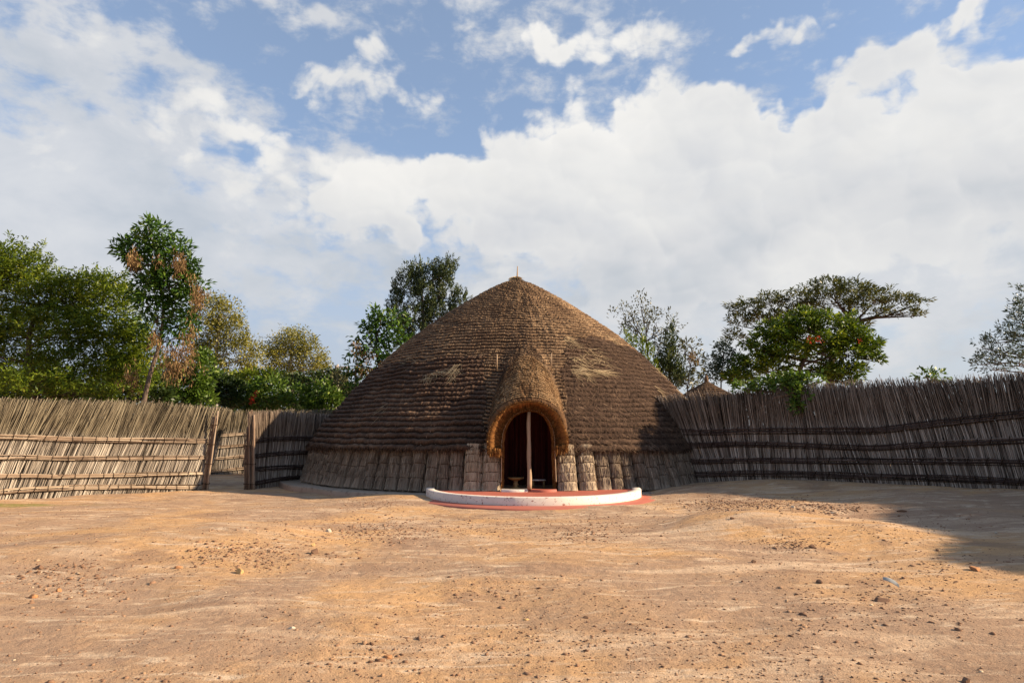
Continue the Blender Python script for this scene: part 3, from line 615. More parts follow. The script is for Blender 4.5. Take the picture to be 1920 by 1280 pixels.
# ------------------------------------------------------------------ FENCES
def fence(name, label, ctrl, lean, rails, seed, mats, dens=.0155, layers=5, face=-1, rr=(.006, .016), end_fuzz=.09, railn=4, extra=(), lvl_rng=(.05, .3)):
    """ctrl: (x,y,zbase,ztop) control points; reeds, rails and ties along a smooth path"""
    rg = np.random.default_rng(seed)
    c = np.array(ctrl, float); Q = spline(c, 400); s = np.concatenate([[0], np.cumsum(np.hypot(*np.diff(Q[:, :2], axis=0).T))]); Lp = s[-1]
    at = lambda u: np.stack([np.interp(u, s, Q[:, k]) for k in range(4)], -1)
    tg = norm(np.gradient(Q[:, :2], axis=0)); tn = lambda u: norm(np.stack([np.interp(u, s, tg[:, 0]), np.interp(u, s, tg[:, 1])], -1))
    root = empty(name, (c[0, 0], c[0, 1], 0), label, 'fence')
    mb = MB()
    for l in range(layers):
        n = int(Lp/dens*(1 if l < 3 else 1.2)); u = np.sort(rg.uniform(0, Lp, n)); q = at(u); T = tn(u); Nn = np.stack([T[:, 1], -T[:, 0]], 1)*(-face)  # towards viewer
        off = (.04-.03*l)+rg.normal(0, .012, n)
        Hh = (q[:, 3]-q[:, 2])*(1+rg.normal(0, .013, n)-.012*l+.02*noise(u*1.3, 0, 0, seed+l)+(rg.random(n) < .03)*rg.uniform(0, .04, n))
        ln = lean(u/Lp)+rg.normal(0, .035, n)+.05*noise(u*1.1, 0*u, l, seed+5)
        ln2 = rg.normal(0, .03, n)+.10*np.clip(noise(u*.9, 0*u, 3, seed+9), -.4, 1)  # extra splay above top rail
        rad = rg.uniform(*rr, n); tint = np.clip(rg.normal(.5, .26, n), 0, 1)-.06*l
        fr = np.array([0, .3, .62, .82, 1.0]); rings = []
        for k, fk in enumerate(fr):
            sh = ln*Hh*fk+ln2*Hh*max(0, fk-.6)*1.2
            bow = rg.normal(0, .006, n)+(.05*(fk-.6) if fk > .62 else 0)*rg.uniform(-.6, 1, n)
            cx = q[:, 0]+T[:, 0]*sh+Nn[:, 0]*(off+bow); cy = q[:, 1]+T[:, 1]*sh+Nn[:, 1]*(off+bow); cz = q[:, 2]-.06*(fk == 0)+Hh*fk
            rk = rad*(1-.35*fk); ring = []
            for a in range(4):
                ca, sa = math.cos(a*math.pi/2+.6), math.sin(a*math.pi/2+.6)
                ring.append(np.stack([cx+rk*(T[:, 0]*ca+Nn[:, 0]*sa), cy+rk*(T[:, 1]*ca+Nn[:, 1]*sa), cz], 1))
            rings.append(np.stack(ring, 1))
        V = np.stack(rings, 1)  # n,5,4,3
        base = (np.arange(n)*20)[:, None]; F = []
        for k in range(4):
            for a in range(4): F.append(np.stack([base[:, 0]+k*4+a, base[:, 0]+k*4+(a+1) % 4, base[:, 0]+(k+1)*4+(a+1) % 4, base[:, 0]+(k+1)*4+a], 1))
        F.append(np.stack([base[:, 0]+16+a for a in range(4)], 1))
        mb.add(V.reshape(-1, 3), np.concatenate(F), np.repeat(np.clip(tint, 0, 1), 20), np.tile(np.repeat(fr, 4), n))
    # brushy heads: thin leaf scraps among the tops
    n = int(Lp*120); u = rg.uniform(0, Lp, n); q = at(u); T = tn(u); Nn = np.stack([T[:, 1], -T[:, 0]], 1)*(-face); fk = 1-np.abs(rg.normal(0, .14, n)); Hh = q[:, 3]-q[:, 2]
    sh = lean(u/Lp)*Hh*fk
    b = np.stack([q[:, 0]+T[:, 0]*sh, q[:, 1]+T[:, 1]*sh, q[:, 2]+Hh*fk], 1); b[:, :2] += Nn*rg.uniform(-.05, .07, (n, 1))
    d = np.stack([T[:, 0]*.3, T[:, 1]*.3, np.ones(n)], 1)+rg.normal(0, .35, (n, 3)); 
    blades(mb, b, d, rg.uniform(.04, .14, n), rg.uniform(.006, .012, n), None, np.clip(rg.normal(.45, .22, n), 0, 1), fk)
    mb.build('reed_panel', M[mats[0]], root)
    for ri, (hf, thick) in enumerate(rails):
        rb = MB(); tb = MB(); nr = railn
        for c_ in range(nr):
            u0 = -rg.uniform(0, 1.0)
            while u0 < Lp:
                ln_ = rg.uniform(1.3, 2.8); uu = np.linspace(max(u0, 0), min(u0+ln_, Lp), 12); u0 += ln_*.93
                if uu[-1]-uu[0] < .1: continue
                q = at(uu); T = tn(uu); Nn = np.stack([T[:, 1], -T[:, 0]], 1)*(-face); hh = hf(uu/Lp)+(c_-(nr-1)/2)*thick/nr+.012*noise(uu*.8+c_*9+ri*31, 0*uu, 0, seed)+rg.normal(0, .006)
                shp = lean(uu/Lp)*hh
                pts = np.stack([q[:, 0]+T[:, 0]*0*shp+Nn[:, 0]*(.075+.01*(c_ % 2)), q[:, 1]+Nn[:, 1]*(.075+.01*(c_ % 2)), q[:, 2]+hh], 1)
                tube(rb, pts, rg.uniform(.011, .018), 5, np.clip(rg.normal(.5, .2), 0, 1))
        ro = rb.build('cross_rail', M[mats[1]], root); sub(ro, rb.loc)
        u0 = rg.uniform(.1, .5); cord = []
        while u0 < Lp-.05:
            q = at(np.array([u0])); T = tn(np.array([u0]))[0]; Nn = np.array([T[1], -T[0]])*(-face); q = q[0]; hh = hf(u0/Lp)
            aa = np.linspace(-math.pi*.5, math.pi*1.5, 9); sl = rg.uniform(-.02, .05); cord.append(np.stack([q[0]+Nn[0]*(.082+.03*np.cos(aa))+T[0]*sl*np.sin(aa), q[1]+Nn[1]*(.082+.03*np.cos(aa))+T[1]*sl*np.sin(aa), q[2]+hh+(thick*.62)*np.sin(aa)], 1)); u0 += rg.uniform(.26, .42)
        tube(tb, np.concatenate(cord), .009, 4, .4, cap=False)
        o = tb.build('binding', M['tie'], root if False else None); 
        o.data.transform(Matrix.Translation(-Vector(rb.loc))); o.parent = ro
    return root
def cp(px, pb, pt, Y): a = P(px, pb, Y); b = P(px, pt, Y); return (a[0], a[1], a[2], b[2])
def cane_post(root, name, b, t, n, spread, rad, seed, mat='post', ties=(.15, .45, .75), label=None, hts=None):
    rg = np.random.default_rng(seed); mb = MB(); b = np.array(b); t = np.array(t); tb = MB()
    for k in range(n):
        o = np.array([(k-(n-1)/2)*spread, rg.uniform(-.04, .03), 0]); h = (hts[k] if hts else 1)*rg.uniform(.95, 1.03); zz = np.linspace(0, 1, 8)[:, None]
        pts = b+o+(t-b)*zz*h+np.array([1, 1, 0])*rg.normal(0, .008, (8, 3)); pts[0, 2] -= .08; tube(mb, pts, rad*rg.uniform(.75, 1.2)*(1-.25*zz[:, 0]), 7, np.clip(rg.normal(.5, .22), 0, 1))
    o = mb.build(name, M[mat], root); 
    if label: o['label'] = label
    w = (n-1)/2*spread+rad*1.3
    for f in ties:
        c = b+(t-b)*f; aa = np.linspace(0, 2*math.pi, 17); tb = MB(); tube(tb, np.stack([c[0]+w*np.cos(aa), c[1]+(.04+rad*1.6)*np.sin(aa), c[2]+.01*np.sin(2*aa)], 1), .010, 4, .4, cap=False)
        q = tb.build('binding', M['tie']); q.data.transform(Matrix.Translation(-Vector(mb.loc))); q.parent = o
c_ = lambda v: (lambda u: v+0*np.asarray(u))
I_ = lambda xs, ys: (lambda u: np.interp(u, xs, ys))
# left fence
f1 = fence('reed_fence', 'sunlit reed fence left of the gateway, its reeds leaning right above four cane rails', [(-17.6, 12.0, .0, 2.66), (-15.3, 15.6, .0, 2.66), cp(0, 934, 747, 18.2), cp(110, 931, 748, 19.4), cp(200, 927, 751, 20.5), cp(300, 922, 758, 21.8), cp(384, 919, 768, 22.9)],
           I_([0, .5, .8, .95, 1], [.30, .32, .36, .30, .20]), [(I_([0, 1], [1.60, 1.60]), .15), (I_([0, 1], [1.04, 1.07]), .12), (I_([0, .5, 1], [.60, .58, .55]), .12), (I_([0, .45, .7, 1], [.15, .12, .26, .12]), .13)], 21, ('reed', 'rail'))
b = P(384, 921, 22.75); t = P(404, 774, 22.75)
cane_post(f1, 'end_post', b, t, 4, .055, .035, 5, ties=(.1, .35, .6, .85), label='leaning bundle of thick canes closing the fence at the gateway')
# gate side fence
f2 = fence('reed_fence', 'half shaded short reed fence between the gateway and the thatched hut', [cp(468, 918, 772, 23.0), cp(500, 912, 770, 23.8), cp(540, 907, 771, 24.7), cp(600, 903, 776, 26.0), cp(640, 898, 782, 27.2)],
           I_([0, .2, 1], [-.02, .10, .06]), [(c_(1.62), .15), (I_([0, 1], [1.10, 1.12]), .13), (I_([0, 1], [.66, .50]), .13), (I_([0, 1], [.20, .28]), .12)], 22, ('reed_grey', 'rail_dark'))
b = P(468, 921, 22.9); t = P(468, 766, 22.9)
cane_post(f2, 'gate_post', b, t, 5, .075, .042, 6, ties=(.09, .33, .55), label='bundle of thick upright canes at the gateway', hts=[.72, .8, .98, 1.0, .9])
# inner fence
f3 = fence('reed_fence', 'sunlit reed fence further back, seen through the gateway', [cp(300, 893, 764, 30.5), cp(395, 890, 768, 31.2), cp(460, 884, 769, 32.2), cp(560, 878, 769, 33.5), cp(650, 872, 768, 34.5)],
           c_(.10), [(c_(1.75), .13), (c_(1.22), .12), (c_(.72), .12), (c_(.18), .12)], 23, ('reed', 'rail'), dens=.018)
# right fence, running on towards and past the camera's right
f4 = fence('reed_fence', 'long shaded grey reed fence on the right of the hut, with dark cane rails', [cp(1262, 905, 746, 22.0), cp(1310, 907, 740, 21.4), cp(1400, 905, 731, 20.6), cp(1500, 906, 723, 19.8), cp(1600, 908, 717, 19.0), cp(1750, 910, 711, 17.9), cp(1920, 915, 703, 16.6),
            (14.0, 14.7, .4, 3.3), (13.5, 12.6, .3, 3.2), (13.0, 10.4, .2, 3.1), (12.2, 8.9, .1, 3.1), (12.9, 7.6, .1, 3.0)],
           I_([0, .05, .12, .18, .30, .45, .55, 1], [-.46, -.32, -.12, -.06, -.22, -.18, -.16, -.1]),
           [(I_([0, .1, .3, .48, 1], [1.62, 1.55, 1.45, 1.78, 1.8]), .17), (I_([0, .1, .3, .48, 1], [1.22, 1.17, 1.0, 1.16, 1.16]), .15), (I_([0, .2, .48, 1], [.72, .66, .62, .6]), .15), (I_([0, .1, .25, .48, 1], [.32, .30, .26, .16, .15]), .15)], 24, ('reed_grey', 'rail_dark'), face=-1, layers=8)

# ------------------------------------------------------------------ TREES
def limb(mb, a, b, r0, r1, bend=.12, n=7, t=.5, sides=6, seedv=None):
    a = np.array(a, float); b = np.array(b, float); L = np.linalg.norm(b-a); u = np.linspace(0, 1, n)[:, None]
    off = np.array([random.uniform(-1, 1), random.uniform(-1, 1), random.uniform(-.3, .8)])*L*bend
    pts = a+(b-a)*u+off*np.sin(u*math.pi)+rng.normal(0, L*.012, (n, 3))*np.sin(u*math.pi)
    tube(mb, pts, r0+(r1-r0)*u[:, 0], sides, t, cap=False); return pts
def clumps(mb, cen, axis, length, spread, nleaf, L, W, droop=0., along=.7, rnd=.6, flat=1., tint=(.5, .2), face_up=.5):
    """leafy twigs: leaves set along an axis from each centre"""
    n = len(cen); k = nleaf; u = rng.uniform(0, 1, (n, k, 1)); ax = norm(axis)[:, None]; ln = (np.zeros(n)+length)[:, None, None]
    side = rng.normal(0, 1, (n, k, 3)); side[..., 2] *= flat
    base = cen[:, None]+ax*u*ln+side*spread*(1-.45*u)
    d = ax*along+norm(side)*rnd+rng.normal(0, .25, (n, k, 3)); d[..., 2] -= droop
    nr = rng.normal(0, 1, (n, k, 3))*(1-face_up)+np.array([0, 0, 1.])*face_up
    tt = np.clip(rng.normal(tint[0], tint[1], (n, k))+rng.normal(0, .10, (n, 1)), 0, 1)
    leaves(mb, base.reshape(-1, 3), d.reshape(-1, 3), nr.reshape(-1, 3), L*rng.uniform(.6, 1.2, n*k), W*rng.uniform(.7, 1.2, n*k), tt.ravel())
LD, LS = 2.6, 1.4
def tree(name, label, cat, Y, trunk, r0, lobes, sty, leafm, barkm='bark', group=None, base_z=0.0, extra=None, dense=1.0, twigs=True):
    """trunk: pixel path; lobes: (px,py,rx,ry[,dy]) ; sty: dict of clump settings"""
    pp = [P(x, y, Y+(d[0] if d else 0)) for x, y, *d in trunk]
    b = pp[0]; root = empty(name, (b[0], b[1], base_z), label, cat, group)
    pts = spline(np.array([[b[0], b[1], base_z-.1]]+pp[(0 if b[2] > base_z+.2 else 1):]), 24); tb = MB(); n = len(pts)
    tube(tb, pts, np.linspace(r0, r0*.3, n), 9, .5)
    sc = Y/1280; cb = MB(); xb = MB() if extra else None
    for lb in lobes:
        px, py, rx, ry = lb[:4]; dy = lb[4] if len(lb) > 4 else 0; st = dict(sty); 
        if len(lb) > 5: st.update(lb[5])
        c = P(px, py, Y+dy); RX, RZ = rx*sc, ry*sc; RY = st.get('ry', .8)*max(RX, RZ*.7)
        # limb from nearest lower trunk point
        cand = pts[pts[:, 2] < c[2]+.2]; cand = cand if len(cand) else pts[:2]
        j = np.argmin(np.linalg.norm(cand-c, axis=1)+.5*(cand[:, 2] > c[2]-RZ*.5)); a = cand[j]
        lp = limb(tb, a, c-np.array([0, 0, RZ*.3]), max(.25*r0, .03), .018, .14)
        N = max(6, int(st['n']*LD*dense*(RX*RZ)/(st.get('cs', .35)**2)*.55))
        q = rng.normal(size=(N, 3)); q = norm(q)*rng.uniform(st.get('hollow', .35), 1, (N, 1))**.6
        cen = c+q*np.array([RX, RY, RZ]); 
        if st.get('under', 1) < 1: cen[:, 2] = np.where(q[:, 2] < 0, c[2]+q[:, 2]*RZ*st['under'], cen[:, 2])
        out = norm(cen-(c-np.array([0, 0, RZ*.5])))
        axv = out*st.get('out', 1)+np.array(st.get('bias', (0, 0, .2)))+rng.normal(0, st.get('jit', .3), (N, 3))
        clumps(cb, cen, axv, st['cs']*st.get('al', 1.2)*rng.uniform(.6, 1.3, N), st['cs']*st.get('sp', .35), st['k'], st['L']*LS, st['W']*LS, st.get('droop', .1), st.get('along', .7), st.get('rnd', .7), st.get('flat', 1), st.get('tint', (.5, .2)), st.get('up', .5))
        if twigs:
            for m_ in range(min(int(3+RX*3), 14)):
                e = cen[rng.integers(N)]; s_ = lp[rng.integers(3, len(lp))]; limb(tb, s_, e, .022, .006, .1, 5, .5, 4)
        if extra and len(lb) > 6: pass
    if extra: 
        for (px, py, rx, ry, N, kw) in extra['at']:
            c = P(px, py, Y+kw.get('dy', -.6)); q = rng.normal(0, .5, (N, 3)); cen = c+q*np.array([rx*sc, kw.get('ry', .5), ry*sc])
            clumps(xb, cen, np.tile(np.array(kw.get('ax', (0, 0, -1.))), (N, 1))+rng.normal(0, .2, (N, 3)), kw.get('ln', .3), kw.get('sp', .06), kw.get('k', 8), kw.get('L', .16), kw.get('W', .035), kw.get('droop', .3), 1, .4)
    tb.build('trunk', M[barkm], root, True); cb.build('crown', M[leafm], root)
    if extra: xb.build(extra['name'], M[extra['m']], root)
    return root

ACA = dict(n=10.0, cs=.34, k=28, L=.12, W=.042, sp=.20, al=1.9, bias=(.75, -.2, .45), out=.7, jit=.3, flat=.45, droop=-.05, along=.5, rnd=.9, up=.55, hollow=.2)
tree('acacia_tree', 'wide feathery green acacia tree behind the left fence, at the left edge of the photo', 'tree', 27.5, [(70, 765), (60, 700), (55, 630), (75, 570)], .22,
     [(20, 505, 75, 45), (-40, 520, 90, 60), (75, 560, 70, 45), (150, 555, 65, 42), (205, 560, 50, 38, .5), (100, 620, 90, 40, -.5), (190, 620, 70, 45), (240, 660, 48, 55), (20, 620, 80, 45, 1.0), (130, 690, 90, 42), (230, 705, 60, 38), (40, 700, 70, 35, 1.5), (-60, 640, 70, 70), (60, 728, 70, 24, -1.8), (150, 735, 60, 20, -1.5)], ACA, 'acacia', 'bark_dark', dense=.95)
BRD = dict(n=3.6, cs=.30, k=16, L=.20, W=.075, sp=.42, al=1.0, bias=(.1, -.1, .1), out=1, droop=.35, jit=.4, up=.5, hollow=.25)
tree('tall_tree', 'tall slender tree with drooping dark leaves and hanging rusty dead leaf bunches', 'tree', 25.8, [(268, 770), (282, 700), (300, 640), (306, 570), (290, 500)], .12,
     [(287, 438, 30, 22), (262, 458, 30, 22), (238, 472, 22, 26), (300, 470, 24, 24), (335, 475, 24, 24), (270, 490, 28, 18), (318, 500, 34, 24), (276, 525, 30, 26), (325, 535, 40, 28), (358, 540, 22, 28), (350, 505, 18, 18), (290, 555, 36, 18), (330, 575, 28, 18), (290, 595, 28, 18), (340, 605, 30, 20), (365, 580, 16, 18), (325, 632, 22, 14), (270, 570, 18, 14)],
     dict(BRD, cs=.22, n=2.7, W=.062), 'broad', 'bark',
     extra=dict(name='dead_leaves', m='dead', at=[(252, 482, 11, 18, 70, {}), (338, 487, 9, 20, 46, {}), (302, 482, 6, 12, 12, {}), (372, 555, 6, 30, 56, {}), (290, 625, 3, 24, 26, {}), (355, 640, 7, 40, 42, {}), (335, 665, 30, 30, 110, dict(ry=1.0, k=6)), (322, 690, 18, 26, 34, dict(L=.2)), (250, 700, 6, 30, 18, {}), (238, 705, 16, 26, 14, {}), (310, 640, 22, 16, 16, {}), (355, 515, 8, 14, 12, {})]))
EUC = dict(n=9, cs=.50, k=26, L=.16, W=.06, sp=.42, al=1.2, bias=(0, 0, .1), droop=.6, jit=.4, up=.2, hollow=.3, tint=(.5, .22))
tree('eucalyptus_tree', 'tall olive gold eucalyptus tree with an airy crown, next to the tree with rusty leaves', 'tree', 48, [(404, 760), (403, 700), (408, 640), (414, 590)], .26,
     [(395, 580, 26, 24), (425, 590, 24, 26), (380, 615, 26, 30), (440, 625, 22, 26), (412, 625, 20, 20), (395, 665, 30, 26), (450, 655, 22, 22), (472, 665, 18, 22), (430, 695, 36, 22), (470, 700, 20, 20), (370, 660, 18, 24)], EUC, 'euc', 'bark_pale')
tree('eucalyptus_tree', 'rounder and smaller olive gold eucalyptus tree beside the hut, left of it', 'tree', 55, [(548, 770), (548, 720), (545, 680), (548, 640)], .25,
     [(545, 638, 26, 22), (565, 640, 20, 22), (522, 650, 20, 18), (585, 662, 22, 22), (510, 670, 16, 20), (540, 675, 32, 22), (600, 685, 18, 18), (525, 700, 26, 20), (575, 700, 30, 20), (610, 700, 10, 14)], EUC, 'euc', 'bark_pale')
JUN = dict(n=8.0, cs=.34, k=34, L=.13, W=.042, sp=.20, al=2.0, bias=(0, 0, 1.0), out=.6, droop=-.2, jit=.25, along=1.1, rnd=.5, up=.1, hollow=.25)
tree('juniper_tree', 'dark conifer with ragged upswept branches rising behind the left slope of the hut', 'tree', 42, [(800, 760), (800, 700), (795, 620), (790, 540)], .25,
     [(776, 515, 12, 18), (800, 525, 30, 26), (832, 512, 24, 20), (765, 540, 26, 24), (745, 565, 14, 26), (735, 590, 10, 16), (800, 560, 34, 26), (838, 545, 16, 30), (780, 600, 38, 26), (825, 590, 30, 24), (862, 560, 12, 14), (858, 585, 14, 12), (752, 620, 16, 22), (790, 640, 36, 24), (842, 620, 20, 22)], JUN, 'juniper', 'bark',
     dense=.8)
tree('broadleaf_tree', 'leafy dark green tree with yellow green sunlit side, in front of the conifer', 'tree', 34, [(712, 770), (712, 700), (706, 660), (706, 630)], .14,
     [(700, 600, 18, 18), (714, 590, 12, 12), (688, 625, 20, 14), (722, 620, 22, 18), (672, 655, 22, 14), (700, 650, 26, 16), (742, 600, 20, 14), (745, 630, 20, 20), (760, 645, 14, 14), (665, 682, 20, 14), (700, 690, 26, 14), (735, 670, 24, 18), (690, 715, 26, 14), (668, 735, 20, 16), (720, 700, 20, 14)],
     dict(BRD, cs=.30, L=.20, W=.085, n=3.2, k=15), 'broad', 'bark_dark',
     extra=dict(name='dead_leaves', m='dead', at=[(667, 640, 6, 10, 14, {}), (690, 660, 20, 16, 24, {}), (680, 690, 20, 10, 20, {})]))
SHR = dict(n=5, cs=.30, k=20, L=.17, W=.085, sp=.42, al=.9, bias=(0, 0, .4), out=1, droop=.0, jit=.4, up=.5, hollow=.3)
hz = [('shrub', 'yellow green broad leaved bush behind the gateway fence, next to the hut slope', 'bush', 35.5, [(590, 800), (590, 770)], [(560, 752, 34, 26), (600, 742, 34, 24), (625, 758, 22, 18), (590, 775, 34, 14)], 'shrub'),
      ('shrub', 'light green big leaved bush with a few red blossoms behind the gateway', 'bush', 36, [(490, 800), (490, 770)], [(470, 745, 34, 24), (505, 740, 34, 26), (520, 765, 26, 14), (455, 765, 30, 12)], 'shrub'),
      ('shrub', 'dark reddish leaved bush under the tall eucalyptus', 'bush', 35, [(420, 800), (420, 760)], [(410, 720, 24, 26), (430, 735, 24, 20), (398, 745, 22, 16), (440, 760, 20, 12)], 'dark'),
      ('shrub', 'bright green bush behind the fence, left of the dark reddish bush', 'bush', 33, [(360, 800), (360, 760)], [(345, 725, 40, 30), (378, 695, 26, 34), (330, 755, 34, 14), (380, 745, 26, 20), (318, 705, 26, 26)], 'shrub'),
      ('shrub', 'mid green bush in the gap between the two eucalyptus trees', 'bush', 42, [(490, 800), (490, 760)], [(480, 712, 30, 16), (515, 712, 24, 14), (450, 715, 22, 14)], 'acacia'),
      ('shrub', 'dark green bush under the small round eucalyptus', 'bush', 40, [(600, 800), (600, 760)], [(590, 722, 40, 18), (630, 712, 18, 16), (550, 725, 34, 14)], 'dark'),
      ('shrub', 'dry olive bush against the foot of the hut slope', 'bush', 38, [(645, 800), (645, 760)], [(640, 722, 16, 26), (655, 745, 16, 24), (625, 742, 18, 18)], 'olive')]
for nm, lb, ct_, Y, tr, lo, mt in hz:
    ex = dict(name='blossoms', m='red', at=[(472, 757, 3, 3, 5, dict(L=.09, W=.07, ax=(0, 0, 1), dy=-1.4, ry=.1)), (478, 745, 2, 2, 3, dict(L=.09, W=.07, ax=(0, 0, 1), dy=-1.4, ry=.1))]) if 'blossoms' in lb else None
    tree(nm, lb, ct_, Y, tr, .06, lo, SHR, mt, 'bark', group=None, extra=ex)
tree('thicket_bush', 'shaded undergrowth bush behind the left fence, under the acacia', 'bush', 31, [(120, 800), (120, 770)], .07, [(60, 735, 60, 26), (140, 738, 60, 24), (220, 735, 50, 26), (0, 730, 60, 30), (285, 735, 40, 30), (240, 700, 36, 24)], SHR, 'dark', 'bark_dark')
# far belt of woodland, one mass
mb = MB(); n = 5200; X = rng.uniform(-75, -6, n); Yb = rng.uniform(62, 74, n); top = 5.6+1.4*fbm(X*.18, 0*X, 0, 3, 5)-.03*(X+40)*0; Z = rng.uniform(0, 1, n)**.7*top
clumps(mb, np.stack([X, Yb, Z], 1), rng.normal(0, .6, (n, 3))+[0, 0, .5], .7, .5, 12, .34, .16, .1, tint=(.45, .2)); o = mb.build('woodland', M['dark']); tag(o, 'low dark belt of far woodland behind the left bushes', 'woodland', kind='stuff')
# right side
OLI = dict(n=3.0, cs=.38, k=15, L=.13, W=.05, sp=.36, al=1.3, bias=(.1, 0, .6), out=1, droop=.0, jit=.35, up=.4, hollow=.45)
tree('thin_tree', 'sparse olive crowned tree with open branches above the right slope of the hut', 'tree', 36, [(1222, 760), (1216, 680), (1212, 640)], .11,
     [(1165, 600, 18, 22), (1185, 585, 18, 14), (1202, 578, 14, 16), (1215, 600, 22, 20), (1190, 615, 24, 18), (1235, 615, 20, 20), (1258, 606, 8, 12), (1220, 640, 24, 18), (1240, 645, 14, 18), (1175, 625, 14, 14)], OLI, 'olive', 'bark_dark')
tree('young_conifer', 'small bright green conifer peeping over the right slope of the hut', 'tree', 34, [(1182, 760), (1184, 680)], .08, [(1180, 640, 14, 20), (1206, 652, 10, 20), (1212, 680, 16, 24), (1225, 705, 12, 18)], dict(JUN, k=26, n=4), 'acacia', 'bark')
tree('cypress_tree', 'dark pointed conifer standing right of the hut slope', 'tree', 35, [(1256, 770), (1256, 700), (1257, 650)], .12, [(1257, 645, 9, 20), (1257, 668, 14, 18), (1255, 692, 18, 20), (1260, 718, 26, 20), (1242, 700, 10, 20), (1280, 705, 12, 18)], JUN, 'juniper', 'bark_dark')
tree('slender_tree', 'slender leaning tree with leafy tufts between the hut and the small roof', 'tree', 33, [(1288, 770), (1290, 720), (1297, 670)], .06, [(1297, 650, 18, 14), (1284, 660, 10, 12), (1306, 678, 14, 10), (1300, 692, 8, 8), (1285, 715, 12, 18), (1302, 722, 10, 12)], dict(BRD, cs=.26, k=10, L=.16, W=.06), 'olive', 'bark_dark',
     extra=dict(name='dead_leaves', m='dead', at=[(1296, 662, 8, 8, 14, {})]))
tree('small_tree', 'small round tree behind the tiny thatched roof', 'tree', 38, [(1352, 760), (1352, 720), (1352, 690)], .09, [(1356, 655, 14, 16), (1376, 668, 12, 12), (1336, 680, 16, 16), (1358, 690, 24, 18), (1330, 705, 16, 12), (1380, 700, 16, 20)], dict(BRD, cs=.26, k=11, L=.16, W=.06), 'bluegreen', 'bark_dark', dense=1.8)
FLT = dict(n=3.7, cs=.36, k=20, L=.24, W=.07, sp=.40, al=1.0, bias=(0, 0, .25), out=1.0, droop=.15, jit=.3, flat=.5, up=.75, hollow=.2, under=.5, ry=.75)
tree('umbrella_tree', 'tall flat topped umbrella shaped tree with brownish green crown, behind the flowering tree', 'tree', 46, [(1560, 760), (1556, 690), (1575, 640), (1600, 605)], .42,
     [(1400, 580, 36, 14), (1385, 605, 22, 18), (1440, 565, 36, 14), (1490, 560, 40, 16), (1550, 540, 46, 16), (1600, 545, 44, 16), (1560, 565, 60, 18), (1640, 560, 40, 14), (1690, 562, 34, 12), (1722, 568, 14, 9), (1700, 588, 24, 8), (1725, 590, 10, 6), (1620, 585, 44, 14), (1500, 590, 50, 18), (1440, 600, 40, 18), (1380, 632, 18, 14), (1610, 610, 20, 10)], FLT, 'flat', 'bark_dark', dense=1.0)
TUL = dict(n=6.0, cs=.32, k=22, L=.19, W=.075, sp=.40, al=1.0, bias=(0, 0, .35), out=1.0, droop=.2, jit=.3, flat=.6, up=.65, hollow=.2, under=.6, ry=.8)
tree('flowering_tree', 'dense glossy green tree with a few red blossoms, in front of the umbrella shaped tree', 'tree', 37, [(1492, 770), (1498, 700), (1515, 660), (1530, 630)], .26,
     [(1505, 605, 36, 22), (1560, 610, 40, 22), (1460, 625, 36, 20), (1600, 635, 34, 22), (1520, 640, 60, 22), (1430, 650, 34, 20), (1630, 655, 22, 20), (1580, 665, 44, 18), (1640, 675, 16, 12), (1480, 665, 50, 20), (1410, 685, 34, 18), (1450, 690, 36, 14), (1390, 712, 28, 16), (1580, 700, 34, 16), (1545, 695, 26, 14), (1600, 690, 20, 12), (1590, 715, 24, 10)], TUL, 'tulip', 'bark_dark',
     extra=dict(name='blossoms', m='red', at=[(1520, 643, 5, 1.5, 4, dict(L=.08, W=.06, k=5, ax=(0, 0, 1), dy=-2.2, ry=.1)), (1531, 644, 5, 1.5, 5, dict(L=.08, W=.06, k=5, ax=(0, 0, 1), dy=-2.2, ry=.1)), (1612, 645, 4, 2, 3, dict(L=.07, W=.05, k=4, ax=(0, 0, 1), dy=-1.6, ry=.1))]))
tree('feathery_tree', 'blue green fine leaved tree cut by the right edge of the photo', 'tree', 27, [(1950, 780), (1945, 680), (1945, 600)], .12,
     [(1925, 560, 12, 26), (1912, 600, 16, 20), (1895, 625, 16, 14), (1920, 640, 24, 26), (1868, 640, 12, 12), (1845, 650, 14, 12), (1872, 665, 22, 14), (1838, 680, 18, 10), (1900, 680, 30, 20), (1860, 690, 24, 10), (1940, 620, 30, 60)],
     dict(n=4.5, cs=.28, k=16, L=.13, W=.034, sp=.26, al=1.6, bias=(-.9, 0, .5), out=.6, droop=.1, jit=.25, along=.8, rnd=.8, up=.4, hollow=.2), 'bluegreen', 'bark')
tree('climbing_plant', 'green creeper trailing over the top of the shaded reed fence', 'creeper', 20.25, [(1440, 760), (1440, 735)], .02,
     [(1395, 726, 26, 6, .2), (1430, 722, 30, 9), (1470, 722, 30, 8, -.3), (1462, 718, 28, 11, -.15), (1495, 716, 28, 12, -.4), (1522, 712, 18, 7, -.6), (1500, 737, 16, 14, -.6), (1492, 754, 7, 10, -.65)], dict(n=5, cs=.16, k=16, L=.09, W=.055, sp=.40, al=.9, droop=.2, up=.4, hollow=.1, ry=.35), 'shrub', 'bark', twigs=False)
tree('small_bush', 'small yellow green bush top showing over the shaded fence, far right', 'bush', 19.2, [(1745, 760), (1745, 720)], .03, [(1735, 704, 16, 5), (1757, 704, 14, 5)], dict(n=2.2, cs=.15, k=14, L=.09, W=.055, sp=.45, al=.9, up=.4, hollow=.1, ry=.6), 'shrub', 'bark', twigs=False)

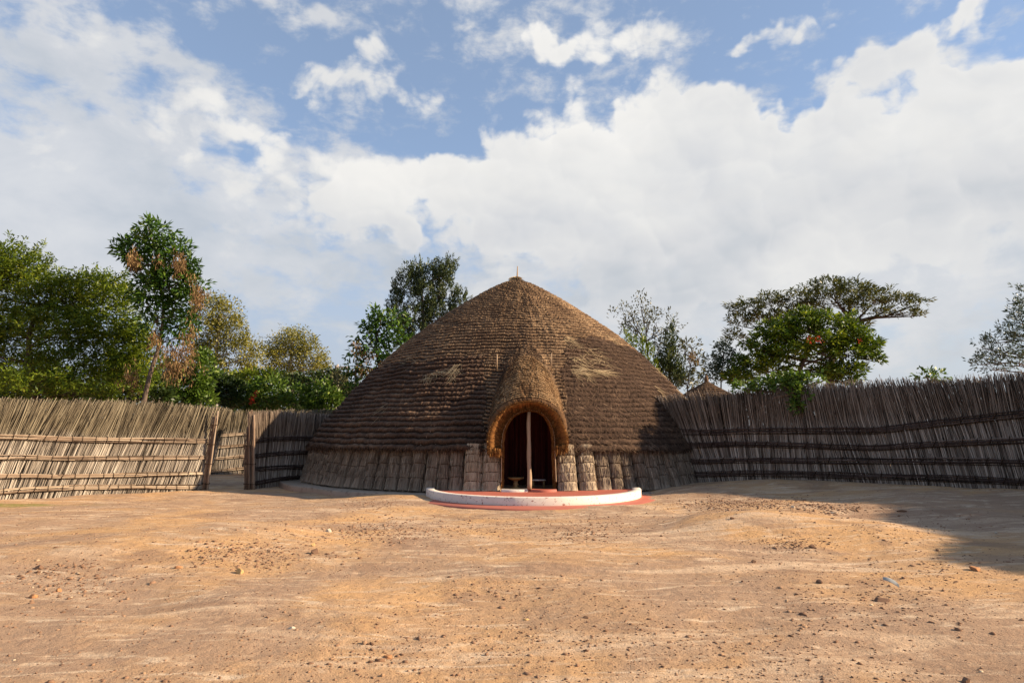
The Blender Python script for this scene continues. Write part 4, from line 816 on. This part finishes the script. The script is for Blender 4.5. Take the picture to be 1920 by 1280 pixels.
# small thatched roof beyond the right fence
sm = P(1325, 724, 30); rt = empty('small_hut', (sm[0], sm[1], 0), 'tiny conical thatched roof with a spiked top showing over the right fence', 'hut')
mb = MB(); prof = []; nr = 7
base_z = P(1325, 742, 30)[2]; top_z = P(1325, 716, 30)[2]; rbx = 44*30/1280
for k in range(nr):
    u = k/nr; r0 = rbx*(1-u)*1.0+.05; z0 = base_z+(top_z-base_z)*(u**1.0); prof += [(r0*1.02, z0), (r0*.99, z0+.05), (rbx*(1-(k+1)/nr)*1.0+.06, base_z+(top_z-base_z)*((k+1)/nr))]
prof.append((.03, top_z+.12)); lathe(mb, (sm[0], sm[1], 0), prof, 40, .55)
n = 4000; a_ = rng.uniform(0, 2*math.pi, n); u = rng.uniform(0, 1, n); rr_ = rbx*(1-u)*1.02+.03
blades(mb, np.stack([sm[0]+rr_*np.cos(a_), sm[1]+rr_*np.sin(a_), base_z+(top_z-base_z)*u+.03], 1), np.stack([np.cos(a_), np.sin(a_), -rng.uniform(.4, .9, n)], 1), .12, .025, None, rng.uniform(.3, .9, n))
mb.build('roof', M['thatch'], rt)
mb = MB(); tube(mb, [(sm[0], sm[1], top_z-.1), (sm[0], sm[1], top_z+.25), (sm[0]-.02, sm[1], P(1324, 703, 30)[2])], [.12, .07, .02], 8, .6); mb.build('finial', M['thatch'], rt)
mb = MB(); lathe(mb, (sm[0], sm[1], 0), [(rbx*.85, -.1), (rbx*.85, base_z+.1)], 32, .4); mb.build('wall', M['reed'], rt)
# utility pole top far behind
up = P(633, 686, 60); rt = empty('utility_pole', (up[0], up[1], 0), 'grey utility pole top far behind the bushes, left of the hut slope', 'pole')
mb = MB(); tube(mb, [(up[0], up[1], -.1), (up[0], up[1], up[2]+.15)], [.14, .10], 8, .6); mb.build('pole', M['bark_pale'], rt)
mb = MB(); box(mb, (up[0]+.45, up[1]-.12, up[2]-.1), (1.3, .1, .1), .5); tube(mb, [(up[0]-.05, up[1]-.15, up[2]-.5), (up[0]-.05, up[1]-.15, up[2])], [.16, .16], 8, .4); mb.build('cross_arm', M['bark_pale'], rt)

# ------------------------------------------------------------------ STONES
def ico(sub=1):
    t = (1+5**.5)/2; v = [(-1, t, 0), (1, t, 0), (-1, -t, 0), (1, -t, 0), (0, -1, t), (0, 1, t), (0, -1, -t), (0, 1, -t), (t, 0, -1), (t, 0, 1), (-t, 0, -1), (-t, 0, 1)]
    f = [(0, 11, 5), (0, 5, 1), (0, 1, 7), (0, 7, 10), (0, 10, 11), (1, 5, 9), (5, 11, 4), (11, 10, 2), (10, 7, 6), (7, 1, 8), (3, 9, 4), (3, 4, 2), (3, 2, 6), (3, 6, 8), (3, 8, 9), (4, 9, 5), (2, 4, 11), (6, 2, 10), (8, 6, 7), (9, 8, 1)]
    v = [np.array(x)/np.linalg.norm(x) for x in v]
    for _ in range(sub):
        c = {}; nf = []
        def mid(a, b):
            k = (min(a, b), max(a, b))
            if k not in c: q = v[a]+v[b]; v.append(q/np.linalg.norm(q)); c[k] = len(v)-1
            return c[k]
        for a, b, d in f: x, y, z = mid(a, b), mid(b, d), mid(d, a); nf += [(a, x, z), (b, y, x), (d, z, y), (x, y, z)]
        f = nf
    return np.array(v), np.array(f)
V0, F0 = ico(0); V1, F1 = ico(3)
def gpt(px, py):
    """ground point under a pixel"""
    return gpts(np.array([px]), np.array([py]))[0]
def gpts(px, py):
    dx = (px-960)/1280; dy = (640-py)/1280; v = np.stack([dx, CP-dy*SP, SP+dy*CP], 1); v = v/v[:, 1:2]
    lo = np.full(len(px), 2.); hi = np.full(len(px), 40.)
    for _ in range(22):
        m = (lo+hi)/2; q = v*m[:, None]; up = q[:, 2]+CAMZ > terrain(q[:, 0], q[:, 1], False)
        lo = np.where(up, m, lo); hi = np.where(up, hi, m)
    return v*lo[:, None]+np.array([0, 0, CAMZ])
def gravel():
    mb = MB()
    def batch(X, Y, S, tmean=.42):
        n = len(X); S = S[:, None, None]; Z = terrain(X, Y)
        v = V0[None]*np.ones((n, 1, 1))*(1+rng.normal(0, .22, (n, 12, 1))); v = v*rng.uniform(.6, 1.3, (n, 1, 3)); v[..., 2] *= .55
        a = rng.uniform(0, 6.28, n)[:, None]; x = v[..., 0]*np.cos(a)-v[..., 1]*np.sin(a); y = v[..., 0]*np.sin(a)+v[..., 1]*np.cos(a)
        v = np.stack([x, y, v[..., 2]], -1)*S+np.stack([X, Y, Z+S[:, 0, 0]*.05], -1)[:, None]
        f = F0[None]+(np.arange(n)*12)[:, None, None]
        t = np.clip(rng.normal(tmean, .16, n)+(rng.random(n) < .02)*.45, 0, 1)
        mb.add(v.reshape(-1, 3), f.reshape(-1, 3), np.repeat(t, 12))
    n = 30000; u = rng.uniform(0, 1, n); Y = 4.2+u**1.5*17; X = rng.uniform(-1, 1, n)*(Y*.80+.5); 
    keep = (fbm(X*.5, Y*.5, 0, 3, 88)+.15 > rng.uniform(-.6, .75, n)) & ~((np.hypot(X-kc[0], Y-kc[1]) < 3.6)) & (np.hypot(X-HC[0], Y-HC[1]) > 8.6)
    X, Y = X[keep], Y[keep]; batch(X, Y, np.exp(np.clip(rng.normal(math.log(.0065), .50, len(X)), -9, math.log(.022))))
    # stony patches seen in the yard
    for (px, py, sx, sy, cnt, sz) in [(470, 1040, 130, 22, 900, .013), (130, 1085, 110, 28, 420, .015), (760, 990, 210, 16, 1300, .012), (700, 1000, 90, 16, 500, .013), (1100, 985, 130, 20, 700, .012), (1400, 945, 130, 9, 1700, .014), (1560, 955, 60, 8, 350, .018), (1080, 1000, 60, 14, 250, .015), (1480, 1020, 60, 10, 500, .010),
                                   (1650, 1130, 190, 44, 420, .011), (700, 1235, 190, 36, 160, .010), (1300, 1210, 300, 40, 420, .008), (1750, 1060, 110, 30, 220, .012), (1700, 990, 140, 20, 250, .013), (940, 1105, 130, 20, 180, .011), (690, 945, 60, 10, 700, .010), (1000, 1180, 300, 50, 300, .008)]:
        pts = gpts(px+rng.normal(size=cnt//2)*sx*.6, np.minimum(py+rng.normal(size=cnt//2)*sy*.7, 1300)); pts = np.repeat(pts, 2, 0)+rng.normal(0, .10, (cnt//2*2, 3))
        k = (np.hypot(pts[:, 0]-kc[0], pts[:, 1]-kc[1]) > 3.65) & (np.hypot(pts[:, 0]-HC[0], pts[:, 1]-HC[1]) > 8.7); pts = pts[k]
        batch(pts[:, 0], pts[:, 1], np.exp(np.clip(rng.normal(math.log(sz*.84), .55, len(pts)), -9, math.log(.034))), .36)
    o = mb.build('gravel', M['gravel']); tag(o, 'scattered earth crumbs and pebbles over the yard', 'gravel', kind='stuff')
gravel()
M['st_yellow'] = stone_mat('yellow_stone', [(0, (.35, .2, .07)), (1, (.72, .48, .22))], 20)
M['st_dark'] = stone_mat('dark_clod', [(0, (.09, .05, .035)), (1, (.26, .15, .09))], 20)
M['st_orange'] = stone_mat('orange_stone', [(0, (.28, .12, .05)), (1, (.52, .27, .13))], 20)
M['st_pale'] = stone_mat('pale_stone', [(0, (.36, .28, .20)), (1, (.66, .57, .45))], 20)
def stone(px, py, w, h, m, label, name='stone', cat='stone', seed=0, squash=1.0):
    q = gpt(px, py); dist = q[1]; W = w*dist/1280; H = h*dist/1280; z = float(terrain(q[0], q[1]))
    v = V1*(1+.28*fbm(V1[:, 0]*1.6+seed, V1[:, 1]*1.6, V1[:, 2]*1.6, 3, seed)[:, None]+.05*noise(V1[:, 0]*7, V1[:, 1]*7, V1[:, 2]*7, seed)[:, None])
    for kk in range(9):
        nn = norm(np.random.default_rng(seed*7+kk).normal(size=3)); dd = v@nn; v = v-np.outer(np.maximum(dd-.52, 0), nn)*.95
    mb = MB(); mb.add(v*np.array([W/2, W*.42*squash, H*.62])+np.array([q[0], q[1], z+H*.16]), F1, .5+.2*noise(V1[:, 0]*3, V1[:, 1]*3, V1[:, 2]*3, seed))
    o = mb.build(name, M[m]); 
    me = o.data; off = Vector((q[0], q[1], z)); me.transform(Matrix.Translation(-off)); o.location = off
    tag(o, label, cat, 'larger stones and clods on the bare yard'); return o
SL = [(450, 1074, 22, 12, 'st_yellow', 'yellow stone lying on bare earth, left of the yard centre'), (589, 1037, 20, 14, 'st_dark', 'dark steep sided clod of earth left of the yard centre'),
      (587, 1023, 13, 7, 'st_yellow', 'small ochre stone just behind the dark steep clod'), (617, 996, 14, 7, 'st_pale', 'pale small stone on the stony strip before the terrace'),
      (333, 1064, 18, 9, 'st_orange', 'orange brown stone left of the yellow stone'), (61, 1118, 18, 12, 'st_orange', 'rounded orange stone at the far left stony patch'),
      (1413, 1054, 12, 10, 'st_dark', 'round reddish dark clod right of the yard centre'), (1650, 1124, 34, 12, 'st_dark', 'widest dark clod on the right of the yard'),
      (1829, 1068, 26, 13, 'st_orange', 'pointed brown rock beside the fence shadow on the right'), (1538, 1093, 16, 9, 'st_dark', 'small dark clod left of the widest clod'),
      (728, 1233, 18, 9, 'st_orange', 'orange stone near the bottom centre of the yard'), (548, 1177, 18, 6, 'st_pale', 'flat pale stone in the left foreground'),
      (245, 923, 22, 10, 'st_dark', 'brown rock lying at the foot of the left fence'), (1810, 1278, 20, 12, 'st_dark', 'dark clod at the bottom right edge'),
      (1486, 951, 9, 6, 'st_pale', 'white stone on the sunlit stony hump'), (1562, 962, 14, 5, 'st_pale', 'flat whitish stone on the right end of the sunlit hump'),
      (1524, 1028, 16, 8, 'st_dark', 'dark lump of earth below the smooth orange hump'), (1372, 973, 10, 6, 'st_dark', 'dark clod at the left end of the stony hump'),
      (1868, 1000, 8, 6, 'st_pale', 'whitish stone in the fence shadow at far right'), (75, 1067, 20, 9, 'st_dark', 'dark clod above the far left stony patch'),
      (112, 1107, 12, 9, 'st_orange', 'reddish stone right of the rounded orange stone'), (1100, 1159, 13, 5, 'st_dark', 'low dark clod in the open centre foreground'),
      (1692, 958, 20, 6, 'st_dark', 'flat dark clod inside the right fence shadow'), (988, 1161, 12, 5, 'st_yellow', 'small tan stone in the centre foreground')]
for i, s_ in enumerate(SL): stone(*s_, seed=i+3)
# pale feather
q = gpt(1671, 1100); mb = MB(); n = 9; u = np.linspace(-1, 1, n); wd = .020*(1-u**2)**.6+.002
q[2] = float(terrain(q[0], q[1]))+.012
ax_ = np.array([.75, -.66, 0]); px_ = np.array([.66, .75, 0]); V = []
for i in range(n):
    c = q+ax_*u[i]*.08+np.array([0, 0, .02*(1-u[i]**2)+.03*(1-u[i])]); V += [c-px_*wd[i]-[0, 0, .006], c+[0, 0, .014], c+px_*wd[i]+[0, 0, .022]]
mb.add(V, grid_faces(n, 3), .5); lo = [np.array(x)-[0, 0, .004] for x in V]; mb.add(lo, grid_faces(n, 3)[:, ::-1], .5)
m_, g_, b_ = newmat('grey_feather'); b_.inputs['Base Color'].default_value = (.38, .42, .45, 1); b_.inputs['Roughness'].default_value = .4; c_n = g_.mix(g_.noise(g_.vec(), 60, 2), (.24, .24, .22, 1), (.50, .49, .45, 1)); g_.L.new(c_n, b_.inputs['Base Color'])
o = mb.build('feather', m_); tag(o, 'pale grey feather lying on the bare earth, right foreground', 'feather')

# ------------------------------------------------------------------ SKY
SUN_EL = math.radians(26); SUN_AZ = math.radians(95)    # clockwise from +Y
sdir = Vector((math.sin(SUN_AZ)*math.cos(SUN_EL), math.cos(SUN_AZ)*math.cos(SUN_EL), math.sin(SUN_EL)))
w = bpy.data.worlds.new('World'); SC.world = w; w.use_nodes = True; g = G(w.node_tree)
for n_ in list(g.N): g.N.remove(n_)
sky = g.n('ShaderNodeTexSky'); sky.sky_type = 'NISHITA'; sky.sun_disc = False; sky.sun_elevation = SUN_EL; sky.sun_rotation = SUN_AZ; sky.altitude = 1700; sky.air_density = 1.0; sky.dust_density = 1.0; sky.ozone_density = 1.5
tc = g.n('ShaderNodeTexCoord'); D = tc.outputs['Generated']; sx = g.n('ShaderNodeSeparateXYZ'); g.L.new(D, sx.inputs[0])
az = g.m('MULTIPLY', g.m('ARCTAN2', sx.outputs[0], sx.outputs[1]), 57.2958); el = g.m('MULTIPLY', g.m('ARCSINE', sx.outputs[2]), 57.2958)
def azel(px, py):
    p = P(px, py, 10.)-np.array([0, 0, CAMZ]); p = p/np.linalg.norm(p); return math.degrees(math.atan2(p[0], p[1])), math.degrees(math.asin(p[2]))
cv = g.n('ShaderNodeCombineXYZ'); g.set(cv.inputs[0], g.m('MULTIPLY', az, .1)); g.set(cv.inputs[1], g.m('MULTIPLY', el, .1)); 
CV = cv.outputs[0]
def vadd(v, off, sc=(1, 1, 1)):
    x = g.n('ShaderNodeVectorMath', operation='MULTIPLY_ADD'); g.L.new(v, x.inputs[0]); x.inputs[1].default_value = sc; x.inputs[2].default_value = off; return x.outputs[0]
def blobs(lst, el_, az_):
    acc = None
    for (px, py, rx, ry, wt) in lst:
        a, e = azel(px, py); ra = rx/1280*57.3*.9; re = ry/1280*57.3*.9
        x = g.n('ShaderNodeVectorMath', operation='MULTIPLY_ADD'); g.L.new(az_, x.inputs[0]); x.inputs[1].default_value = (10/ra, 10/re, 0); x.inputs[2].default_value = (-a/ra, -e/re, 0)
        d = g.n('ShaderNodeVectorMath', operation='DOT_PRODUCT'); g.L.new(x.outputs[0], d.inputs[0]); g.L.new(x.outputs[0], d.inputs[1])
        e_ = g.m('MULTIPLY', g.m('POWER', .36788, d.outputs['Value']), wt)
        acc = e_ if acc is None else g.m('ADD', acc, e_)
    return acc
def wnoise(off, sc, scale, detail, rough, dist=0): return g.noise(vadd(CV, off, sc), scale, detail, rough, dist, '2D')
# warped lookup so neither the banks nor the puffs are regular
wx = g.n('ShaderNodeTexNoise', noise_dimensions='2D'); g.L.new(CV, wx.inputs['Vector']); wx.inputs['Scale'].default_value = 1.7; wx.inputs['Detail'].default_value = 4
wc = g.n('ShaderNodeVectorMath', operation='SUBTRACT'); g.L.new(wx.outputs[1], wc.inputs[0]); wc.inputs[1].default_value = (.5, .5, 0)
def warp(k):
    wv = g.n('ShaderNodeVectorMath', operation='MULTIPLY_ADD'); g.L.new(wc.outputs[0], wv.inputs[0]); wv.inputs[1].default_value = (k, k*.6, 0); g.L.new(CV, wv.inputs[2]); return wv.outputs[0]
WV = warp(.45); BW = warp(1.1)
def puff(off, lv=((1.9, .50), (4.1, .30), (9.5, .16))):
    acc = 0.0
    for sc, wt in lv:
        vo = g.n('ShaderNodeTexVoronoi', feature='F1', voronoi_dimensions='2D'); g.L.new(vadd(WV, off, (1, 1.25, 1)), vo.inputs['Vector']); vo.inputs['Scale'].default_value = sc
        acc = g.m('ADD', acc, g.m('MULTIPLY', g.m('SUBTRACT', .45, g.m('MULTIPLY', vo.outputs['Distance'], vo.outputs['Distance'])), wt))
    return acc
P1 = puff((1.3, 4.2, 0)); P1b = puff((1.3-.045, 4.2-.05, 0), ((1.9, .5), (4.1, .22)))
P1a = puff((1.3, 4.2, 0), ((1.9, .5), (4.1, .22)))
N1 = wnoise((3.1, 7.7, 0), (1.0, 1.6, 1), 1.6, 9, .58, .2)
N2 = wnoise((13.1, 2.2, 0), (1.0, 1.7, 1), .55, 4, .5, .2)
N3 = wnoise((5.1, 9.2, 0), (1.0, 1.9, 1), 2.6, 9, .60, .12)
A = blobs([(1345, 235, 120, 115, .85), (1150, 265, 170, 75, .6), (1330, 400, 460, 150, .95), (1770, 300, 300, 130, .95), (950, 350, 330, 85, .75), (600, 380, 200, 60, .35), (1560, 290, 100, 60, .3),
           (1050, 88, 85, 48, .75), (1660, 118, 90, 34, .65), (1830, 125, 70, 24, .5), (712, 437, 60, 38, .55), (1180, 100, 60, 50, .42), (680, 150, 130, 40, .55), (1215, 35, 40, 40, .4), (1260, 540, 160, 90, .55), (1390, 62, 60, 22, .42), (1530, 45, 50, 20, .42), (1440, 545, 80, 22, .5), (1850, 8, 110, 18, .55), (1480, 200, 50, 34, -.5), (400, 190, 200, 60, .26), (250, 260, 220, 60, .18), (470, 240, 130, 36, .22)], el, BW)
cva = g.m('ADD', g.m('ADD', A, g.m('MULTIPLY', P1, .95)), g.m('MULTIPLY', g.m('SUBTRACT', N1, .5), 1.15))
densA = g.maprange(cva, .46, .80)
B = blobs([(150, 330, 360, 150, .75), (430, 190, 240, 60, .3), (60, 60, 230, 80, .55), (560, 18, 80, 24, .42), (940, 110, 110, 50, .30), (1230, 80, 110, 60, .28), (760, 330, 300, 60, .40), (300, 480, 420, 110, .55), (1660, 130, 200, 40, .25), (1700, 470, 400, 160, .8), (1000, 500, 400, 100, .5), (1300, 600, 400, 100, .4), (1500, 40, 300, 40, .1),
           (460, 285, 120, 20, -.30), (560, 240, 110, 30, -.15), (840, 240, 100, 40, -.2), (430, 75, 130, 40, -.25)], el, BW)
cvb = g.m('ADD', g.m('ADD', B, g.m('MULTIPLY', g.m('SUBTRACT', N3, .5), 1.5)), g.m('ADD', g.m('MULTIPLY', g.m('SUBTRACT', N2, .5), .7), g.m('MULTIPLY', P1, .45)))
densB = g.m('MULTIPLY', g.maprange(cvb, .08, .72), .85)
# bright where the cloud thins towards the sun, blue grey underneath
rel = g.m('MULTIPLY', g.m('SUBTRACT', P1b, P1a), .5)
edge = g.maprange(cva, .55, 1.3, .16, .0, False)
low = g.maprange(el, 9, 26, -.15, .12)
litA = g.m('ADD', g.m('ADD', rel, edge), g.m('ADD', low, g.m('ADD', g.m('MULTIPLY', g.m('SUBTRACT', N2, .5), .95), g.m('MULTIPLY', g.m('SUBTRACT', N1, .5), .18))))
STP = [(.0, (.50, .55, .62)), (.3, (.66, .70, .75)), (.5, (.82, .83, .85)), (.72, (.95, .945, .93)), (1, (1.08, 1.06, 1.02))]
colA = g.ramp(g.m('ADD', litA, .58, clamp=True), STP)
litB = g.m('ADD', g.m('ADD', g.m('MULTIPLY', g.m('SUBTRACT', N1, .5), .5), g.m('MULTIPLY', g.m('SUBTRACT', N2, .5), .6)), g.maprange(el, 6, 30, -.10, .03))
colB = g.ramp(g.m('ADD', litB, .52, clamp=True), STP)
CL = 4.9
def grade(c, k):
    x = g.n('ShaderNodeVectorMath', operation='SCALE'); g.L.new(c, x.inputs[0]); x.inputs[3].default_value = k; return x.outputs[0]
skyc = g.mix(.27, sky.outputs[0], (3.3, 4.1, 5.3, 1))
azr = g.maprange(az, -35, 20)
hz_ = g.mix(g.maprange(el, 2, 23, .93, 0.0), skyc, g.mix(azr, (2.55, 2.85, 3.45, 1), (3.3, 3.5, 3.75, 1)))
col = g.mix(densB, hz_, grade(colB, CL)); col = g.mix(g.m('MULTIPLY', densA, g.maprange(el, 4, 16, .45, .96)), col, grade(colA, CL))
bg = g.n('ShaderNodeBackground'); g.L.new(col, bg.inputs[0]); bg.inputs[1].default_value = .085
wo = g.n('ShaderNodeOutputWorld'); g.L.new(bg.outputs[0], wo.inputs[0])
w.cycles.sampling_method = 'MANUAL'; w.cycles.sample_map_resolution = 512

sun = bpy.data.lights.new('sun', 'SUN'); sun.energy = 5.0; sun.angle = math.radians(.8); sun.color = (1.0, .80, .56)
so = bpy.data.objects.new('sun', sun); COL.objects.link(so); so.rotation_euler = (-sdir).to_track_quat('-Z', 'Y').to_euler(); so.location = (30, 0, 20)

cam = bpy.data.cameras.new('camera'); cam.lens = 24; cam.sensor_width = 36; cam.clip_end = 3000
co = bpy.data.objects.new('camera', cam); COL.objects.link(co); co.location = (0, 0, CAMZ); co.rotation_euler = (math.pi/2+PITCH, 0, 0); SC.camera = co
for o in bpy.data.objects:
    if '_o' in o: del o['_o']
SC.view_settings.view_transform = 'Standard'; SC.view_settings.look = 'None'; SC.view_settings.gamma = 1; SC.view_settings.exposure = 1.05
SC.cycles.max_bounces = 5; SC.cycles.diffuse_bounces = 2; SC.cycles.transparent_max_bounces = 4
